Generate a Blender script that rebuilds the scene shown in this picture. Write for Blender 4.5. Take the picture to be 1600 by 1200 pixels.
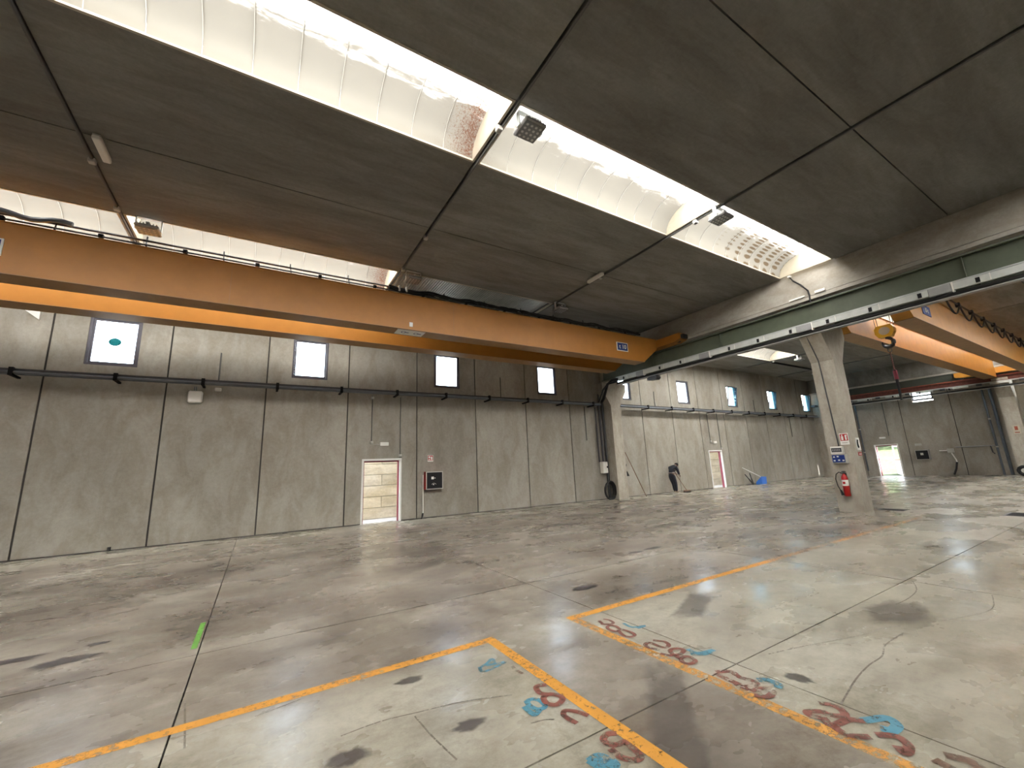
import bpy, bmesh, math, random
from mathutils import Vector, Matrix
random.seed(7)
S = bpy.context.scene
for o in list(bpy.data.objects): bpy.data.objects.remove(o)
COL = S.collection

# ---------------------------------------------------------------- camera
HC = 1.6
R0 = (0.85487217, -0.51703710, -0.04319958)     # right
R1 = (0.06751917, 0.19341670, -0.97879065)      # down
R2 = (0.51442660, 0.83382409, 0.20025647)       # forward
cam = bpy.data.cameras.new('camera'); cam_o = bpy.data.objects.new('camera', cam); COL.objects.link(cam_o)
cam.sensor_width = 36; cam.lens = 36 * 641.995 / 1600; cam.clip_end = 400; cam.clip_start = 0.05
cam_o.matrix_world = Matrix(((R0[0], -R1[0], -R2[0], 0), (R0[1], -R1[1], -R2[1], 0), (R0[2], -R1[2], -R2[2], HC), (0, 0, 0, 1)))
S.camera = cam_o

# ---------------------------------------------------------------- sky, sun, exposure
W = bpy.data.worlds.new('world'); S.world = W; W.use_nodes = True
wn = W.node_tree; wn.nodes.clear()
sky = wn.nodes.new('ShaderNodeTexSky'); sky.sky_type = 'NISHITA'; sky.sun_disc = False
sky.sun_elevation = math.radians(40); sky.sun_rotation = math.radians(160); sky.air_density = 1.2; sky.dust_density = 1.5
bg = wn.nodes.new('ShaderNodeBackground'); bg.inputs['Strength'].default_value = 1.0
wo = wn.nodes.new('ShaderNodeOutputWorld')
hs = wn.nodes.new('ShaderNodeHueSaturation'); hs.inputs['Saturation'].default_value = 0.45; wn.links.new(sky.outputs[0], hs.inputs['Color']); wn.links.new(hs.outputs[0], bg.inputs['Color']); wn.links.new(bg.outputs[0], wo.inputs['Surface'])
sun = bpy.data.lights.new('sun', 'SUN'); sun.energy = 22.0; sun.angle = math.radians(1.0); sun.color = (1, 0.95, 0.87)
sun_o = bpy.data.objects.new('sun', sun); COL.objects.link(sun_o)
sun_o.rotation_euler = Vector((-0.18, 0.76, -0.62)).to_track_quat('-Z', 'Y').to_euler(); sun_o.location = (0, -20, 40)
vs = S.view_settings; vs.view_transform = 'Standard'; vs.look = 'None'; vs.gamma = 1.0; vs.use_curve_mapping = False
vs.exposure = 1.5
cy = S.cycles; cy.use_denoising = True; cy.max_bounces = 12; cy.diffuse_bounces = 7; cy.glossy_bounces = 4
cy.transmission_bounces = 8; cy.transparent_max_bounces = 12; cy.sample_clamp_indirect = 6.0; cy.use_light_tree = True
cy.caustics_reflective = False; cy.caustics_refractive = False

# ---------------------------------------------------------------- materials
MATS = {}
def nd(nt, t, **k):
    n = nt.nodes.new(t)
    for a, v in k.items():
        if a.startswith('i_'): n.inputs[a[2:].replace('_', ' ')].default_value = v
        else: setattr(n, a, v)
    return n
def newmat(name):
    m = bpy.data.materials.new(name); m.use_nodes = True; nt = m.node_tree; b = nt.nodes['Principled BSDF']; MATS[name] = m
    return m, nt, b
def noise(nt, vec, scale, detail=4, rough=0.6, dist=0.0):
    n = nd(nt, 'ShaderNodeTexNoise'); n.inputs['Scale'].default_value = scale; n.inputs['Detail'].default_value = detail
    n.inputs['Roughness'].default_value = rough; n.inputs['Distortion'].default_value = dist; nt.links.new(vec, n.inputs['Vector']); return n.outputs['Fac']
def ramp(nt, fac, stops):
    r = nd(nt, 'ShaderNodeValToRGB'); e = r.color_ramp.elements
    e[0].position, e[0].color = stops[0][0], (*stops[0][1], 1); e[1].position, e[1].color = stops[-1][0], (*stops[-1][1], 1)
    for p, c in stops[1:-1]:
        q = e.new(p); q.color = (*c, 1)
    nt.links.new(fac, r.inputs['Fac']); return r.outputs['Color']
def g3(v): return (v, v, v)
def mix(nt, a, b, fac, mode='MIX'):
    m = nd(nt, 'ShaderNodeMix', data_type='RGBA', blend_type=mode)
    for s, v in ((6, a), (7, b), (0, fac)):
        if hasattr(v, 'is_linked'): nt.links.new(v, m.inputs[s])
        elif s == 0: m.inputs[0].default_value = v
        else: m.inputs[s].default_value = (*v, 1)
    return m.outputs[2]
def math_(nt, op, a, b=None, clamp=False):
    m = nd(nt, 'ShaderNodeMath', operation=op, use_clamp=clamp)
    for i, v in enumerate((a, b)):
        if v is None: continue
        if hasattr(v, 'is_linked'): nt.links.new(v, m.inputs[i])
        else: m.inputs[i].default_value = v
    return m.outputs[0]
def pos(nt, scale=(1, 1, 1)):
    g = nd(nt, 'ShaderNodeNewGeometry'); mp = nd(nt, 'ShaderNodeMapping'); mp.inputs['Scale'].default_value = scale
    nt.links.new(g.outputs['Position'], mp.inputs['Vector']); return mp.outputs[0], g
def bump(nt, b, h, s=0.2, d=0.02):
    n = nd(nt, 'ShaderNodeBump'); n.inputs['Strength'].default_value = s; n.inputs['Distance'].default_value = d
    nt.links.new(h, n.inputs['Height']); nt.links.new(n.outputs[0], b.inputs['Normal'])
def plain(name, col, rough=0.55, metal=0.0, var=0.12, scale=3.0, spec=0.4):
    m, nt, b = newmat(name); v, _ = pos(nt)
    f = noise(nt, v, scale, 5)
    c = ramp(nt, f, [(0.3, tuple(x * (1 - var) for x in col)), (0.7, tuple(min(1, x * (1 + var)) for x in col))])
    nt.links.new(c, b.inputs['Base Color']); b.inputs['Roughness'].default_value = rough; b.inputs['Metallic'].default_value = metal
    b.inputs['Specular IOR Level'].default_value = spec
    return m
def concrete(name, dark, light, streak=(1, 1, 1), blot=0.5, rough=0.85, rnd=0.18):
    m, nt, b = newmat(name); v, g = pos(nt, streak)
    f1 = noise(nt, v, blot, 5, 0.6, 0.3)
    c = ramp(nt, f1, [(0.28, dark), (0.72, light)])
    v2, _ = pos(nt); f2 = noise(nt, v2, 14, 6, 0.7)
    c = mix(nt, c, ramp(nt, f2, [(0.25, g3(0.72)), (0.75, g3(1.22))]), 0.45, 'MULTIPLY')
    f3 = noise(nt, v, blot * 3.1, 6, 0.7, 0.5)
    c = mix(nt, c, ramp(nt, f3, [(0.4, (0.72, 0.68, 0.62)), (0.58, g3(1.0))]), 0.6, 'MULTIPLY')
    oi = nd(nt, 'ShaderNodeObjectInfo')
    rr = ramp(nt, oi.outputs['Random'], [(0, g3(1 - rnd)), (1, g3(1 + rnd * .6))])
    c = mix(nt, c, rr, 1.0, 'MULTIPLY')
    nt.links.new(c, b.inputs['Base Color']); b.inputs['Roughness'].default_value = rough; b.inputs['Specular IOR Level'].default_value = 0.25
    bump(nt, b, f2, 0.15, 0.01)
    return m
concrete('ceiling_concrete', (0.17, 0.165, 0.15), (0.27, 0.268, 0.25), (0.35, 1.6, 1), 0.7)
concrete('wall_concrete', (0.28, 0.258, 0.222), (0.385, 0.365, 0.322), (1, 1, 0.45), 0.6, rnd=0.13)
concrete('beam_concrete', (0.30, 0.275, 0.24), (0.44, 0.415, 0.37), (1, 0.4, 1), 0.9, rnd=0.04)
concrete('column_concrete', (0.34, 0.31, 0.26), (0.47, 0.44, 0.385), (1, 1, 0.4), 1.2, rnd=0.05)
concrete('outside_wall', (0.66, 0.55, 0.34), (0.85, 0.78, 0.66), (0.5, 1, 1.4), 1.2, rnd=0.12)
concrete('outside_ground', (0.45, 0.43, 0.40), (0.60, 0.58, 0.54), (1, 1, 1), 0.8)

# polished floor
m, nt, b = newmat('floor_concrete')
v, g = pos(nt, (0.75, 1.2, 1)); v1, _ = pos(nt); sep = nd(nt, 'ShaderNodeSeparateXYZ'); nt.links.new(g.outputs['Position'], sep.inputs[0])
X, Y = sep.outputs[0], sep.outputs[1]
wob = math_(nt, 'MULTIPLY', math_(nt, 'SUBTRACT', noise(nt, v1, 1.6, 4), 0.5), 0.35)
def band(c0, lo, hi, soft, amt=1.0):
    cc = math_(nt, 'ADD', c0, math_(nt, 'MULTIPLY', wob, amt))
    mr = nd(nt, 'ShaderNodeMapRange'); mr.interpolation_type = 'SMOOTHSTEP'; nt.links.new(cc, mr.inputs[0])
    mr.inputs[1].default_value = lo - soft; mr.inputs[2].default_value = lo + soft
    if hi is None: return mr.outputs[0]
    m2 = nd(nt, 'ShaderNodeMapRange'); m2.interpolation_type = 'SMOOTHSTEP'; nt.links.new(cc, m2.inputs[0])
    m2.inputs[1].default_value = hi - soft; m2.inputs[2].default_value = hi + soft
    return math_(nt, 'MULTIPLY', mr.outputs[0], math_(nt, 'SUBTRACT', 1.0, m2.outputs[0]))
# worn traffic routes: the strip beyond the painted bays and the aisle between them
route = math_(nt, 'MAXIMUM', math_(nt, 'MULTIPLY', band(Y, 3.75, 13.3, 0.25), math_(nt, 'SUBTRACT', 1.0, math_(nt, 'MULTIPLY', band(X, 15.0, None, 4.5), 0.75))),
              math_(nt, 'MULTIPLY', band(X, 1.97, 2.95, 0.07, 0.12), math_(nt, 'SUBTRACT', 1.0, band(Y, 3.7, None, 0.3))))
f1 = noise(nt, v, 0.72, 7, 0.66, 0.35)
clean = ramp(nt, f1, [(0.30, (0.24, 0.215, 0.165)), (0.5, (0.34, 0.318, 0.26)), (0.72, (0.45, 0.43, 0.365))])
worn = ramp(nt, f1, [(0.30, (0.115, 0.096, 0.08)), (0.46, (0.205, 0.176, 0.144)), (0.60, (0.30, 0.272, 0.228)), (0.76, (0.45, 0.43, 0.38))])
c = mix(nt, clean, worn, route)
f2 = noise(nt, v, 2.1, 8, 0.66, 0.2)
c = mix(nt, c, ramp(nt, f2, [(0.28, (0.50, 0.45, 0.40)), (0.5, g3(0.97)), (0.72, g3(1.25))]), 0.6, 'MULTIPLY')
f4 = noise(nt, v1, 34, 8, 0.85)
f6 = noise(nt, v1, 7.5, 8, 0.8)
c = mix(nt, c, ramp(nt, f6, [(0.36, (0.66, 0.62, 0.58)), (0.5, g3(1.0)), (0.66, g3(1.2))]), 0.55, 'MULTIPLY')
c = mix(nt, c, ramp(nt, f4, [(0.3, g3(0.78)), (0.7, g3(1.2))]), 0.6, 'MULTIPLY')
f5 = noise(nt, v, 0.5, 3, 0.5)
c = mix(nt, c, ramp(nt, f5, [(0.42, (1, 1, 1)), (0.62, (0.985, 1.0, 0.975))]), 0.8, 'MULTIPLY')
nt.links.new(c, b.inputs['Base Color'])
rg = ramp(nt, noise(nt, v, 0.9, 5, 0.6), [(0.36, g3(0.40)), (0.62, g3(0.17))]); nt.links.new(rg, b.inputs['Roughness'])
b.inputs['Specular IOR Level'].default_value = 0.5
bump(nt, b, f2, 0.05, 0.01)

plain('joint_dark', (0.05, 0.045, 0.04), 0.9)
plain('roof_deck', (0.10, 0.10, 0.10), 0.9)
plain('crane_orange', (0.36, 0.15, 0.025), 0.42, var=0.07)
plain('crane_underside', (0.28, 0.155, 0.06), 0.5, var=0.12)  # brownish light bounced from the floor, painted into the girder undersides; also weld seams
plain('crane_amber', (0.48, 0.215, 0.028), 0.42, var=0.1)
plain('cable_grey', (0.10, 0.10, 0.095), 0.6)
plain('runway_green', (0.085, 0.10, 0.07), 0.5, var=0.12)
plain('galvanised', (0.46, 0.48, 0.47), 0.42, 0.35)
plain('conduit_grey', (0.30, 0.30, 0.30), 0.5)
plain('tray_dark', (0.12, 0.14, 0.165), 0.38, 0.5)
plain('black_plastic', (0.012, 0.012, 0.014), 0.6, spec=0.2)
plain('black_rubber', (0.012, 0.012, 0.012), 0.75)
plain('dark_metal', (0.07, 0.07, 0.075), 0.45, 0.4)
plain('busbar_white', (0.52, 0.54, 0.52), 0.45)
plain('white_plastic', (0.72, 0.70, 0.66), 0.45, var=0.04)
plain('white_paint', (0.78, 0.77, 0.75), 0.4, var=0.04)
plain('grey_plastic', (0.42, 0.41, 0.38), 0.5, var=0.05)
plain('signal_red', (0.40, 0.014, 0.014), 0.35, var=0.06)
plain('tray_grey', (0.17, 0.19, 0.215), 0.4, 0.4)
plain('rail_rust', (0.11, 0.028, 0.018), 0.6, var=0.3, scale=9)
plain('wall_shade_dark', (0.045, 0.052, 0.04), 0.6)
plain('rust_red', (0.28, 0.065, 0.035), 0.6, var=0.3, scale=9)
plain('frame_dark', (0.075, 0.07, 0.085), 0.45, 0.2)
plain('door_red', (0.22, 0.03, 0.05), 0.45)
plain('hook_yellow', (0.62, 0.36, 0.03), 0.4)
plain('steel_rope', (0.22, 0.19, 0.16), 0.45, 0.6)
plain('sign_blue', (0.018, 0.04, 0.19), 0.5, spec=0.2)
plain('bin_blue', (0.04, 0.17, 0.62), 0.4)
plain('lens_grey', (0.22, 0.23, 0.24), 0.25)
plain('led_grey', (0.50, 0.50, 0.50), 0.3)
plain('curb_cream', (0.42, 0.38, 0.30), 0.6, var=0.1)
plain('grass', (0.045, 0.064, 0.016), 0.9, var=0.5, scale=5)
plain('foliage', (0.015, 0.04, 0.014), 0.9, var=0.5, scale=8)
plain('skin', (0.16, 0.09, 0.065), 0.6)
plain('navy_cloth', (0.022, 0.025, 0.035), 0.9, var=0.3, scale=20)
plain('shoe_grey', (0.45, 0.40, 0.33), 0.7)
plain('wood_brown', (0.17, 0.09, 0.05), 0.6)
plain('hair_black', (0.01, 0.009, 0.008), 0.8)
plain('label_white', (0.75, 0.75, 0.72), 0.5, var=0.02)
plain('display_dark', (0.05, 0.055, 0.06), 0.3)

# painted marks with worn, patchy edges
def paint(name, col, wear=0.42, var=0.25, rough=0.5, scale=22):
    m, nt, b = newmat(name); v, _ = pos(nt)
    f = noise(nt, v, scale, 6, 0.75); f2 = noise(nt, v, 5, 4)
    c = ramp(nt, f2, [(0.3, tuple(x * (1 - var) for x in col)), (0.7, tuple(min(1, x * (1 + var * .6)) for x in col))])
    nt.links.new(c, b.inputs['Base Color']); b.inputs['Roughness'].default_value = rough
    big = math_(nt, 'MULTIPLY', math_(nt, 'SUBTRACT', noise(nt, v, 1.7, 3), 0.5), 0.35)
    a = nd(nt, 'ShaderNodeMapRange'); nt.links.new(math_(nt, 'ADD', f, big), a.inputs[0]); a.inputs[1].default_value = wear - 0.06; a.inputs[2].default_value = wear + 0.08; a.inputs[4].default_value = 0.92
    nt.links.new(a.outputs[0], b.inputs['Alpha']); return m
paint('line_yellow', (0.64, 0.295, 0.038), 0.405, 0.12)
paint('line_worn', (0.56, 0.27, 0.05), 0.46, 0.2)
paint('line_faded', (0.60, 0.33, 0.14), 0.5, 0.2)
paint('mark_red', (0.20, 0.066, 0.046), 0.43)
paint('mark_brown', (0.15, 0.085, 0.055), 0.43)
paint('mark_blue', (0.075, 0.23, 0.31), 0.42)
paint('mark_green', (0.13, 0.36, 0.05), 0.36)
paint('crack_dark', (0.17, 0.14, 0.11), 0.46)
paint('dirt_brown', (0.10, 0.065, 0.045), 0.42)
def stain(name, col, strength):
    m, nt, b = newmat(name); v, _ = pos(nt)
    at = nd(nt, 'ShaderNodeAttribute', attribute_name='edge')
    f = noise(nt, v, 6, 6, 0.75)
    s = math_(nt, 'ADD', at.outputs['Fac'], math_(nt, 'MULTIPLY', math_(nt, 'SUBTRACT', f, 0.5), 1.5))
    a = nd(nt, 'ShaderNodeMapRange'); nt.links.new(s, a.inputs[0]); a.inputs[1].default_value = 0.25; a.inputs[2].default_value = 0.95; a.inputs[4].default_value = strength
    nt.links.new(a.outputs[0], b.inputs['Alpha']); b.inputs['Base Color'].default_value = (*col, 1); b.inputs['Roughness'].default_value = 0.35
stain('oil_stain', (0.07, 0.055, 0.055), 0.6)
stain('tyre_stain', (0.13, 0.11, 0.095), 0.45)

# glass and translucent roof sheet
def glass(name, tint, gl=0.08):
    m = bpy.data.materials.new(name); m.use_nodes = True; nt = m.node_tree; nt.nodes.clear(); MATS[name] = m
    t = nd(nt, 'ShaderNodeBsdfTransparent'); t.inputs[0].default_value = (*tint, 1)
    g = nd(nt, 'ShaderNodeBsdfGlossy'); g.inputs['Roughness'].default_value = 0.03
    mx = nd(nt, 'ShaderNodeMixShader'); mx.inputs[0].default_value = gl
    o = nd(nt, 'ShaderNodeOutputMaterial'); nt.links.new(t.outputs[0], mx.inputs[1]); nt.links.new(g.outputs[0], mx.inputs[2]); nt.links.new(mx.outputs[0], o.inputs[0])
glass('clear_glass', (0.93, 0.97, 1.0)); glass('tinted_glass', (0.42, 0.68, 0.78), 0.1)
glass('green_glass', (0.05, 0.16, 0.15), 0.05)
def sheet(name, col, shade_col):
    """translucent roof sheet; its point attribute sets how much painted shade darkens it"""
    m = bpy.data.materials.new(name); m.use_nodes = True; nt = m.node_tree; nt.nodes.clear(); MATS[name] = m
    v, g = pos(nt, (0.6, 2.6, 2)); v1, _ = pos(nt); sp = nd(nt, 'ShaderNodeSeparateXYZ'); nt.links.new(g.outputs['Position'], sp.inputs[0])
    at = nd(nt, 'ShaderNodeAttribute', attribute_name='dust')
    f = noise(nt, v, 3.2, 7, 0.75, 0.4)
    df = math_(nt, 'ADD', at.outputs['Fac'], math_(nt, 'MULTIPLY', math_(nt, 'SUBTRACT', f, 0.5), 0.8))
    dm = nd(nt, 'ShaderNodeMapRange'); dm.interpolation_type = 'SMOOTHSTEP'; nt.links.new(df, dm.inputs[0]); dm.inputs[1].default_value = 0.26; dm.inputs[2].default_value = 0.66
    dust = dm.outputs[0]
    c = mix(nt, col, shade_col, dust)  # shade of the side away from the sun, painted into the sheet colour
    # rust flecks washed in beside the joint at x = 3.05 and rows of dirt at the far end
    d = math_(nt, 'ABSOLUTE', math_(nt, 'SUBTRACT', sp.outputs[0], 2.86))
    near = math_(nt, 'SUBTRACT', 1.0, math_(nt, 'MULTIPLY', d, 1.15), True)
    fl = noise(nt, v1, 30, 6, 0.85, 0.6)
    k = math_(nt, 'ADD', math_(nt, 'MULTIPLY', near, 0.30), math_(nt, 'SUBTRACT', fl, 0.5))
    rm = nd(nt, 'ShaderNodeMapRange'); nt.links.new(k, rm.inputs[0]); rm.inputs[1].default_value = 0.20; rm.inputs[2].default_value = 0.34; rm.inputs[4].default_value = 0.9
    c = mix(nt, c, (0.13, 0.05, 0.025), rm.outputs[0])
    far = nd(nt, 'ShaderNodeMapRange'); nt.links.new(sp.outputs[0], far.inputs[0]); far.inputs[1].default_value = 9.8; far.inputs[2].default_value = 11.8
    stop = nd(nt, 'ShaderNodeMath', operation='LESS_THAN'); nt.links.new(sp.outputs[0], stop.inputs[0]); stop.inputs[1].default_value = 14.2
    w1 = nd(nt, 'ShaderNodeTexWave', wave_type='BANDS', bands_direction='X'); w1.inputs['Scale'].default_value = 0.62; w1.inputs['Distortion'].default_value = 1.2; nt.links.new(v1, w1.inputs[0])
    w2 = nd(nt, 'ShaderNodeTexWave', wave_type='BANDS', bands_direction='Y'); w2.inputs['Scale'].default_value = 3.4; w2.inputs['Distortion'].default_value = 1.2; nt.links.new(v1, w2.inputs[0])
    k2 = math_(nt, 'MULTIPLY', math_(nt, 'MULTIPLY', w1.outputs['Fac'], w2.outputs['Fac']), math_(nt, 'MULTIPLY', far.outputs[0], stop.outputs[0]))
    k3 = nd(nt, 'ShaderNodeMapRange'); nt.links.new(k2, k3.inputs[0]); k3.inputs[1].default_value = 0.2; k3.inputs[2].default_value = 0.5; k3.inputs[4].default_value = 0.9
    c = mix(nt, c, (0.10, 0.07, 0.04), k3.outputs[0])
    t = nd(nt, 'ShaderNodeBsdfTranslucent'); nt.links.new(c, t.inputs[0])
    dd = nd(nt, 'ShaderNodeBsdfDiffuse'); nt.links.new(c, dd.inputs[0])
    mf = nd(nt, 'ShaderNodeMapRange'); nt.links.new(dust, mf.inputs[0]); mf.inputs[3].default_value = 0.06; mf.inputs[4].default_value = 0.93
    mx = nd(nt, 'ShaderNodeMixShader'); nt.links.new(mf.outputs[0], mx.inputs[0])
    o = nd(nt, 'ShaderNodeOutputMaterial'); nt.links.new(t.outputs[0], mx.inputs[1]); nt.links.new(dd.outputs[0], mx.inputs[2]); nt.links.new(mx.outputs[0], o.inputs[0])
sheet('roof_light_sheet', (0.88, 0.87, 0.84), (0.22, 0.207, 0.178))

# ---------------------------------------------------------------- mesh helpers
class MB:
    def __init__(s): s.v = []; s.f = []; s.sm = False
    def add(s, vs_, fs):
        n = len(s.v); s.v += [tuple(p) for p in vs_]; s.f += [tuple(i + n for i in f) for f in fs]; return s
    def box(s, x0, x1, y0, y1, z0, z1):
        return s.add([(x0, y0, z0), (x1, y0, z0), (x1, y1, z0), (x0, y1, z0), (x0, y0, z1), (x1, y0, z1), (x1, y1, z1), (x0, y1, z1)],
                     [(0, 3, 2, 1), (4, 5, 6, 7), (0, 1, 5, 4), (1, 2, 6, 5), (2, 3, 7, 6), (3, 0, 4, 7)])
    def bbox(s, x0, x1, y0, y1, z0, z1, b):
        """box with chamfered edges"""
        c = ((x0 + x1) / 2, (y0 + y1) / 2, (z0 + z1) / 2); h = ((x1 - x0) / 2, (y1 - y0) / 2, (z1 - z0) / 2)
        bm = bmesh.new(); bmesh.ops.create_cube(bm, size=1)
        for q in bm.verts: q.co = Vector((q.co.x * 2 * h[0], q.co.y * 2 * h[1], q.co.z * 2 * h[2]))
        bmesh.ops.bevel(bm, geom=bm.edges[:], offset=b, segments=1, affect='EDGES', profile=0.5)
        bm.verts.index_update()
        s.add([(q.co.x + c[0], q.co.y + c[1], q.co.z + c[2]) for q in bm.verts], [tuple(q.index for q in f.verts) for f in bm.faces]); bm.free(); return s
    def tube(s, pts, r, n=8, close=False, cap=True):
        pts = [Vector(p) for p in pts]; N = len(pts); base = len(s.v); vs_ = []
        rs = r if isinstance(r, (list, tuple)) else [r] * N
        for i, p in enumerate(pts):
            if close: t = (pts[(i + 1) % N] - pts[i - 1])
            else: t = pts[min(i + 1, N - 1)] - pts[max(i - 1, 0)]
            t = t.normalized(); a = Vector((0, 0, 1)) if abs(t.z) < 0.9 else Vector((1, 0, 0))
            u = t.cross(a).normalized(); w = t.cross(u)
            for k in range(n):
                an = 2 * math.pi * k / n; vs_.append(p + u * math.cos(an) * rs[i] + w * math.sin(an) * rs[i])
        fs = []
        for i in range(N if close else N - 1):
            j = (i + 1) % N
            for k in range(n): fs.append((i * n + k, i * n + (k + 1) % n, j * n + (k + 1) % n, j * n + k))
        if cap and not close: fs += [tuple(range(n))[::-1], tuple((N - 1) * n + k for k in range(n))]
        s.sm = True
        return s.add(vs_, fs)
    def prism(s, poly, axis, a, b_):
        """poly of 2D points in the plane normal to axis, extruded from a to b_"""
        def P(p, t): return {0: (t, p[0], p[1]), 1: (p[0], t, p[1]), 2: (p[0], p[1], t)}[axis]
        n = len(poly)
        return s.add([P(p, a) for p in poly] + [P(p, b_) for p in poly],
                     [tuple(range(n)), tuple(range(n, 2 * n))[::-1]] + [(i, (i + 1) % n, n + (i + 1) % n, n + i) for i in range(n)])
    def grid(s, xs, zs, holes, y0, y1, axis=1):
        """wall in cells with holes; faces only where a cell meets air"""
        nx, nz = len(xs) - 1, len(zs) - 1
        def P(a, y, z): return (a, y, z) if axis == 1 else ((y, a, z) if axis == 0 else (a, z, y))
        solid = lambda i, j: 0 <= i < nx and 0 <= j < nz and (i, j) not in holes
        for i in range(nx):
            for j in range(nz):
                if not solid(i, j): continue
                a, b_, c, d = xs[i], xs[i + 1], zs[j], zs[j + 1]
                s.add([P(a, y0, c), P(b_, y0, c), P(b_, y0, d), P(a, y0, d)], [(0, 1, 2, 3)])
                s.add([P(a, y1, c), P(b_, y1, c), P(b_, y1, d), P(a, y1, d)], [(3, 2, 1, 0)])
                if not solid(i - 1, j): s.add([P(a, y0, c), P(a, y1, c), P(a, y1, d), P(a, y0, d)], [(3, 2, 1, 0)])
                if not solid(i + 1, j): s.add([P(b_, y0, c), P(b_, y1, c), P(b_, y1, d), P(b_, y0, d)], [(0, 1, 2, 3)])
                if not solid(i, j - 1): s.add([P(a, y0, c), P(b_, y0, c), P(b_, y1, c), P(a, y1, c)], [(3, 2, 1, 0)])
                if not solid(i, j + 1): s.add([P(a, y0, d), P(b_, y0, d), P(b_, y1, d), P(a, y1, d)], [(0, 1, 2, 3)])
        return s
    def mesh(s, name, mat):
        me = bpy.data.meshes.new(name); me.from_pydata(s.v, [], s.f); me.validate()
        bm = bmesh.new(); bm.from_mesh(me); bmesh.ops.remove_doubles(bm, verts=bm.verts, dist=1e-5); bmesh.ops.recalc_face_normals(bm, faces=bm.faces); bm.to_mesh(me); bm.free()
        me.materials.append(MATS[mat])
        if s.sm:
            me.polygons.foreach_set('use_smooth', [True] * len(me.polygons)); me.set_sharp_from_angle(angle=math.radians(40))
        return me
    def build(s, name, mat, parent=None, loc=None):
        """mesh object; its origin is moved to the base of its geometry"""
        me = s.mesh(name, mat)
        return place(me, name, parent)
def place(me, name, parent=None):
    vs_ = [v.co for v in me.vertices]
    c = Vector(((min(v.x for v in vs_) + max(v.x for v in vs_)) / 2, (min(v.y for v in vs_) + max(v.y for v in vs_)) / 2, min(v.z for v in vs_)))
    me.transform(Matrix.Translation(-c)); o = bpy.data.objects.new(name, me); COL.objects.link(o)
    if parent is not None:
        o.parent = parent; o.location = c - wl(parent)
    else: o.location = c
    return o
def wl(o):
    p = Vector(o.location)
    while o.parent is not None: o = o.parent; p += Vector(o.location)
    return p
def tag(o, label=None, cat=None, group=None, kind=None):
    for k, v in (('label', label), ('category', cat), ('group', group), ('kind', kind)):
        if v: o[k] = v
    return o
def empty(name, loc, label=None, cat=None, group=None, kind=None):
    o = bpy.data.objects.new(name, None); COL.objects.link(o); o.location = loc; o.empty_display_size = 0.2
    return tag(o, label, cat, group, kind)
def struct(name, loc=(0, 0, 0)): return empty(name, loc, kind='structure')
def dup(o, off, parent=None, **t):
    c = o.copy(); COL.objects.link(c)
    if parent is None: c.location = Vector(o.location) + Vector(off); c.parent = None
    else: c.parent = parent
    for ch in list(o.children): dup(ch, (0, 0, 0), c)
    return tag(c, **t) if t else c
def text(s, size, depth, mat, parent, name, M):
    cu = bpy.data.curves.new('t', 'FONT'); cu.body = s; cu.size = size; cu.extrude = depth; cu.align_x = 'CENTER'; cu.align_y = 'CENTER'
    t = bpy.data.objects.new('t', cu); COL.objects.link(t); bpy.context.view_layer.update()
    me = bpy.data.meshes.new_from_object(t.evaluated_get(bpy.context.evaluated_depsgraph_get())); bpy.data.objects.remove(t)
    me.materials.clear(); me.materials.append(MATS[mat]); me.transform(M); me.name = name
    return place(me, name, parent)
def MX(o, xdir, ydir):
    x, y = Vector(xdir).normalized(), Vector(ydir).normalized(); z = x.cross(y)
    return Matrix(((x.x, y.x, z.x, o[0]), (x.y, y.y, z.y, o[1]), (x.z, y.z, z.z, o[2]), (0, 0, 0, 1)))

# ================================================================ SETTING
XL, XR, YF, YB, ZC = -9.55, 36.2, -6.92, 14.6, 7.15
JX = [XL] + [0.05 + 2.4 * k for k in range(-3, 16)]          # wall joints along the back wall
JX = [x for x in JX if x < XR - 0.3] + [XR + 0.2]
WIN = [1.25 + 4.8 * k for k in range(-1, 8)]

# floor: concrete bays cut by saw joints
fl_ = struct('floor')
MB().box(XL - .3, XR + .3, YF - .3, YB + .3, -0.30, -0.07).build('floor_bed', 'joint_dark', fl_)
fx = [XL - .2] + [-0.373 + 3.723 * k for k in range(-2, 10)] + [XR + .25]
fy = [YF - .2] + [2.23 + 3.05 * k for k in range(-2, 4)] + [YB + .25]
g = 0.006
for i in range(len(fx) - 1):
    for j in range(len(fy) - 1):
        if fx[i + 1] - fx[i] < .3 or fy[j + 1] - fy[j] < .3: continue
        MB().box(fx[i] + g, fx[i + 1] - g, fy[j] + g, fy[j + 1] - g, -0.07, 0).build('floor_slab', 'floor_concrete', fl_)

# walls of precast panels
def panel(parent, a, b, holes, axis, p0, z1=ZC + .25):
    """one precast panel: full width behind, face set in from the joints"""
    m = MB(); d = 1
    for (u0, u1, y0, y1) in ((a + .02, b - .02, p0, p0 + .05), (a, b, p0 + .05, p0 + .2)):
        xs = sorted({u0, u1} | {h[0] for h in holes} | {h[1] for h in holes}); zs = sorted({0.0, z1} | {h[2] for h in holes if h[2] > 0} | {h[3] for h in holes})
        hc = set()
        for i in range(len(xs) - 1):
            for j in range(len(zs) - 1):
                cx, cz = (xs[i] + xs[i + 1]) / 2, (zs[j] + zs[j + 1]) / 2
                if any(h[0] < cx < h[1] and h[2] < cz < h[3] for h in holes): hc.add((i, j))
        m.grid(xs, zs, hc, y0, y1, axis)
    return m.build('wall_panel', 'wall_concrete', parent)
def joint(parent, u, axis, p0):
    m = MB()
    if axis == 1: m.box(u - .024, u + .024, p0 + .03, p0 + .049, 0, ZC)
    else: m.box(p0 + .03, p0 + .049, u - .024, u + .024, 0, ZC)
    return m.build('joint_strip', 'joint_dark', parent)
wb = struct('wall_back')
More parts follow.
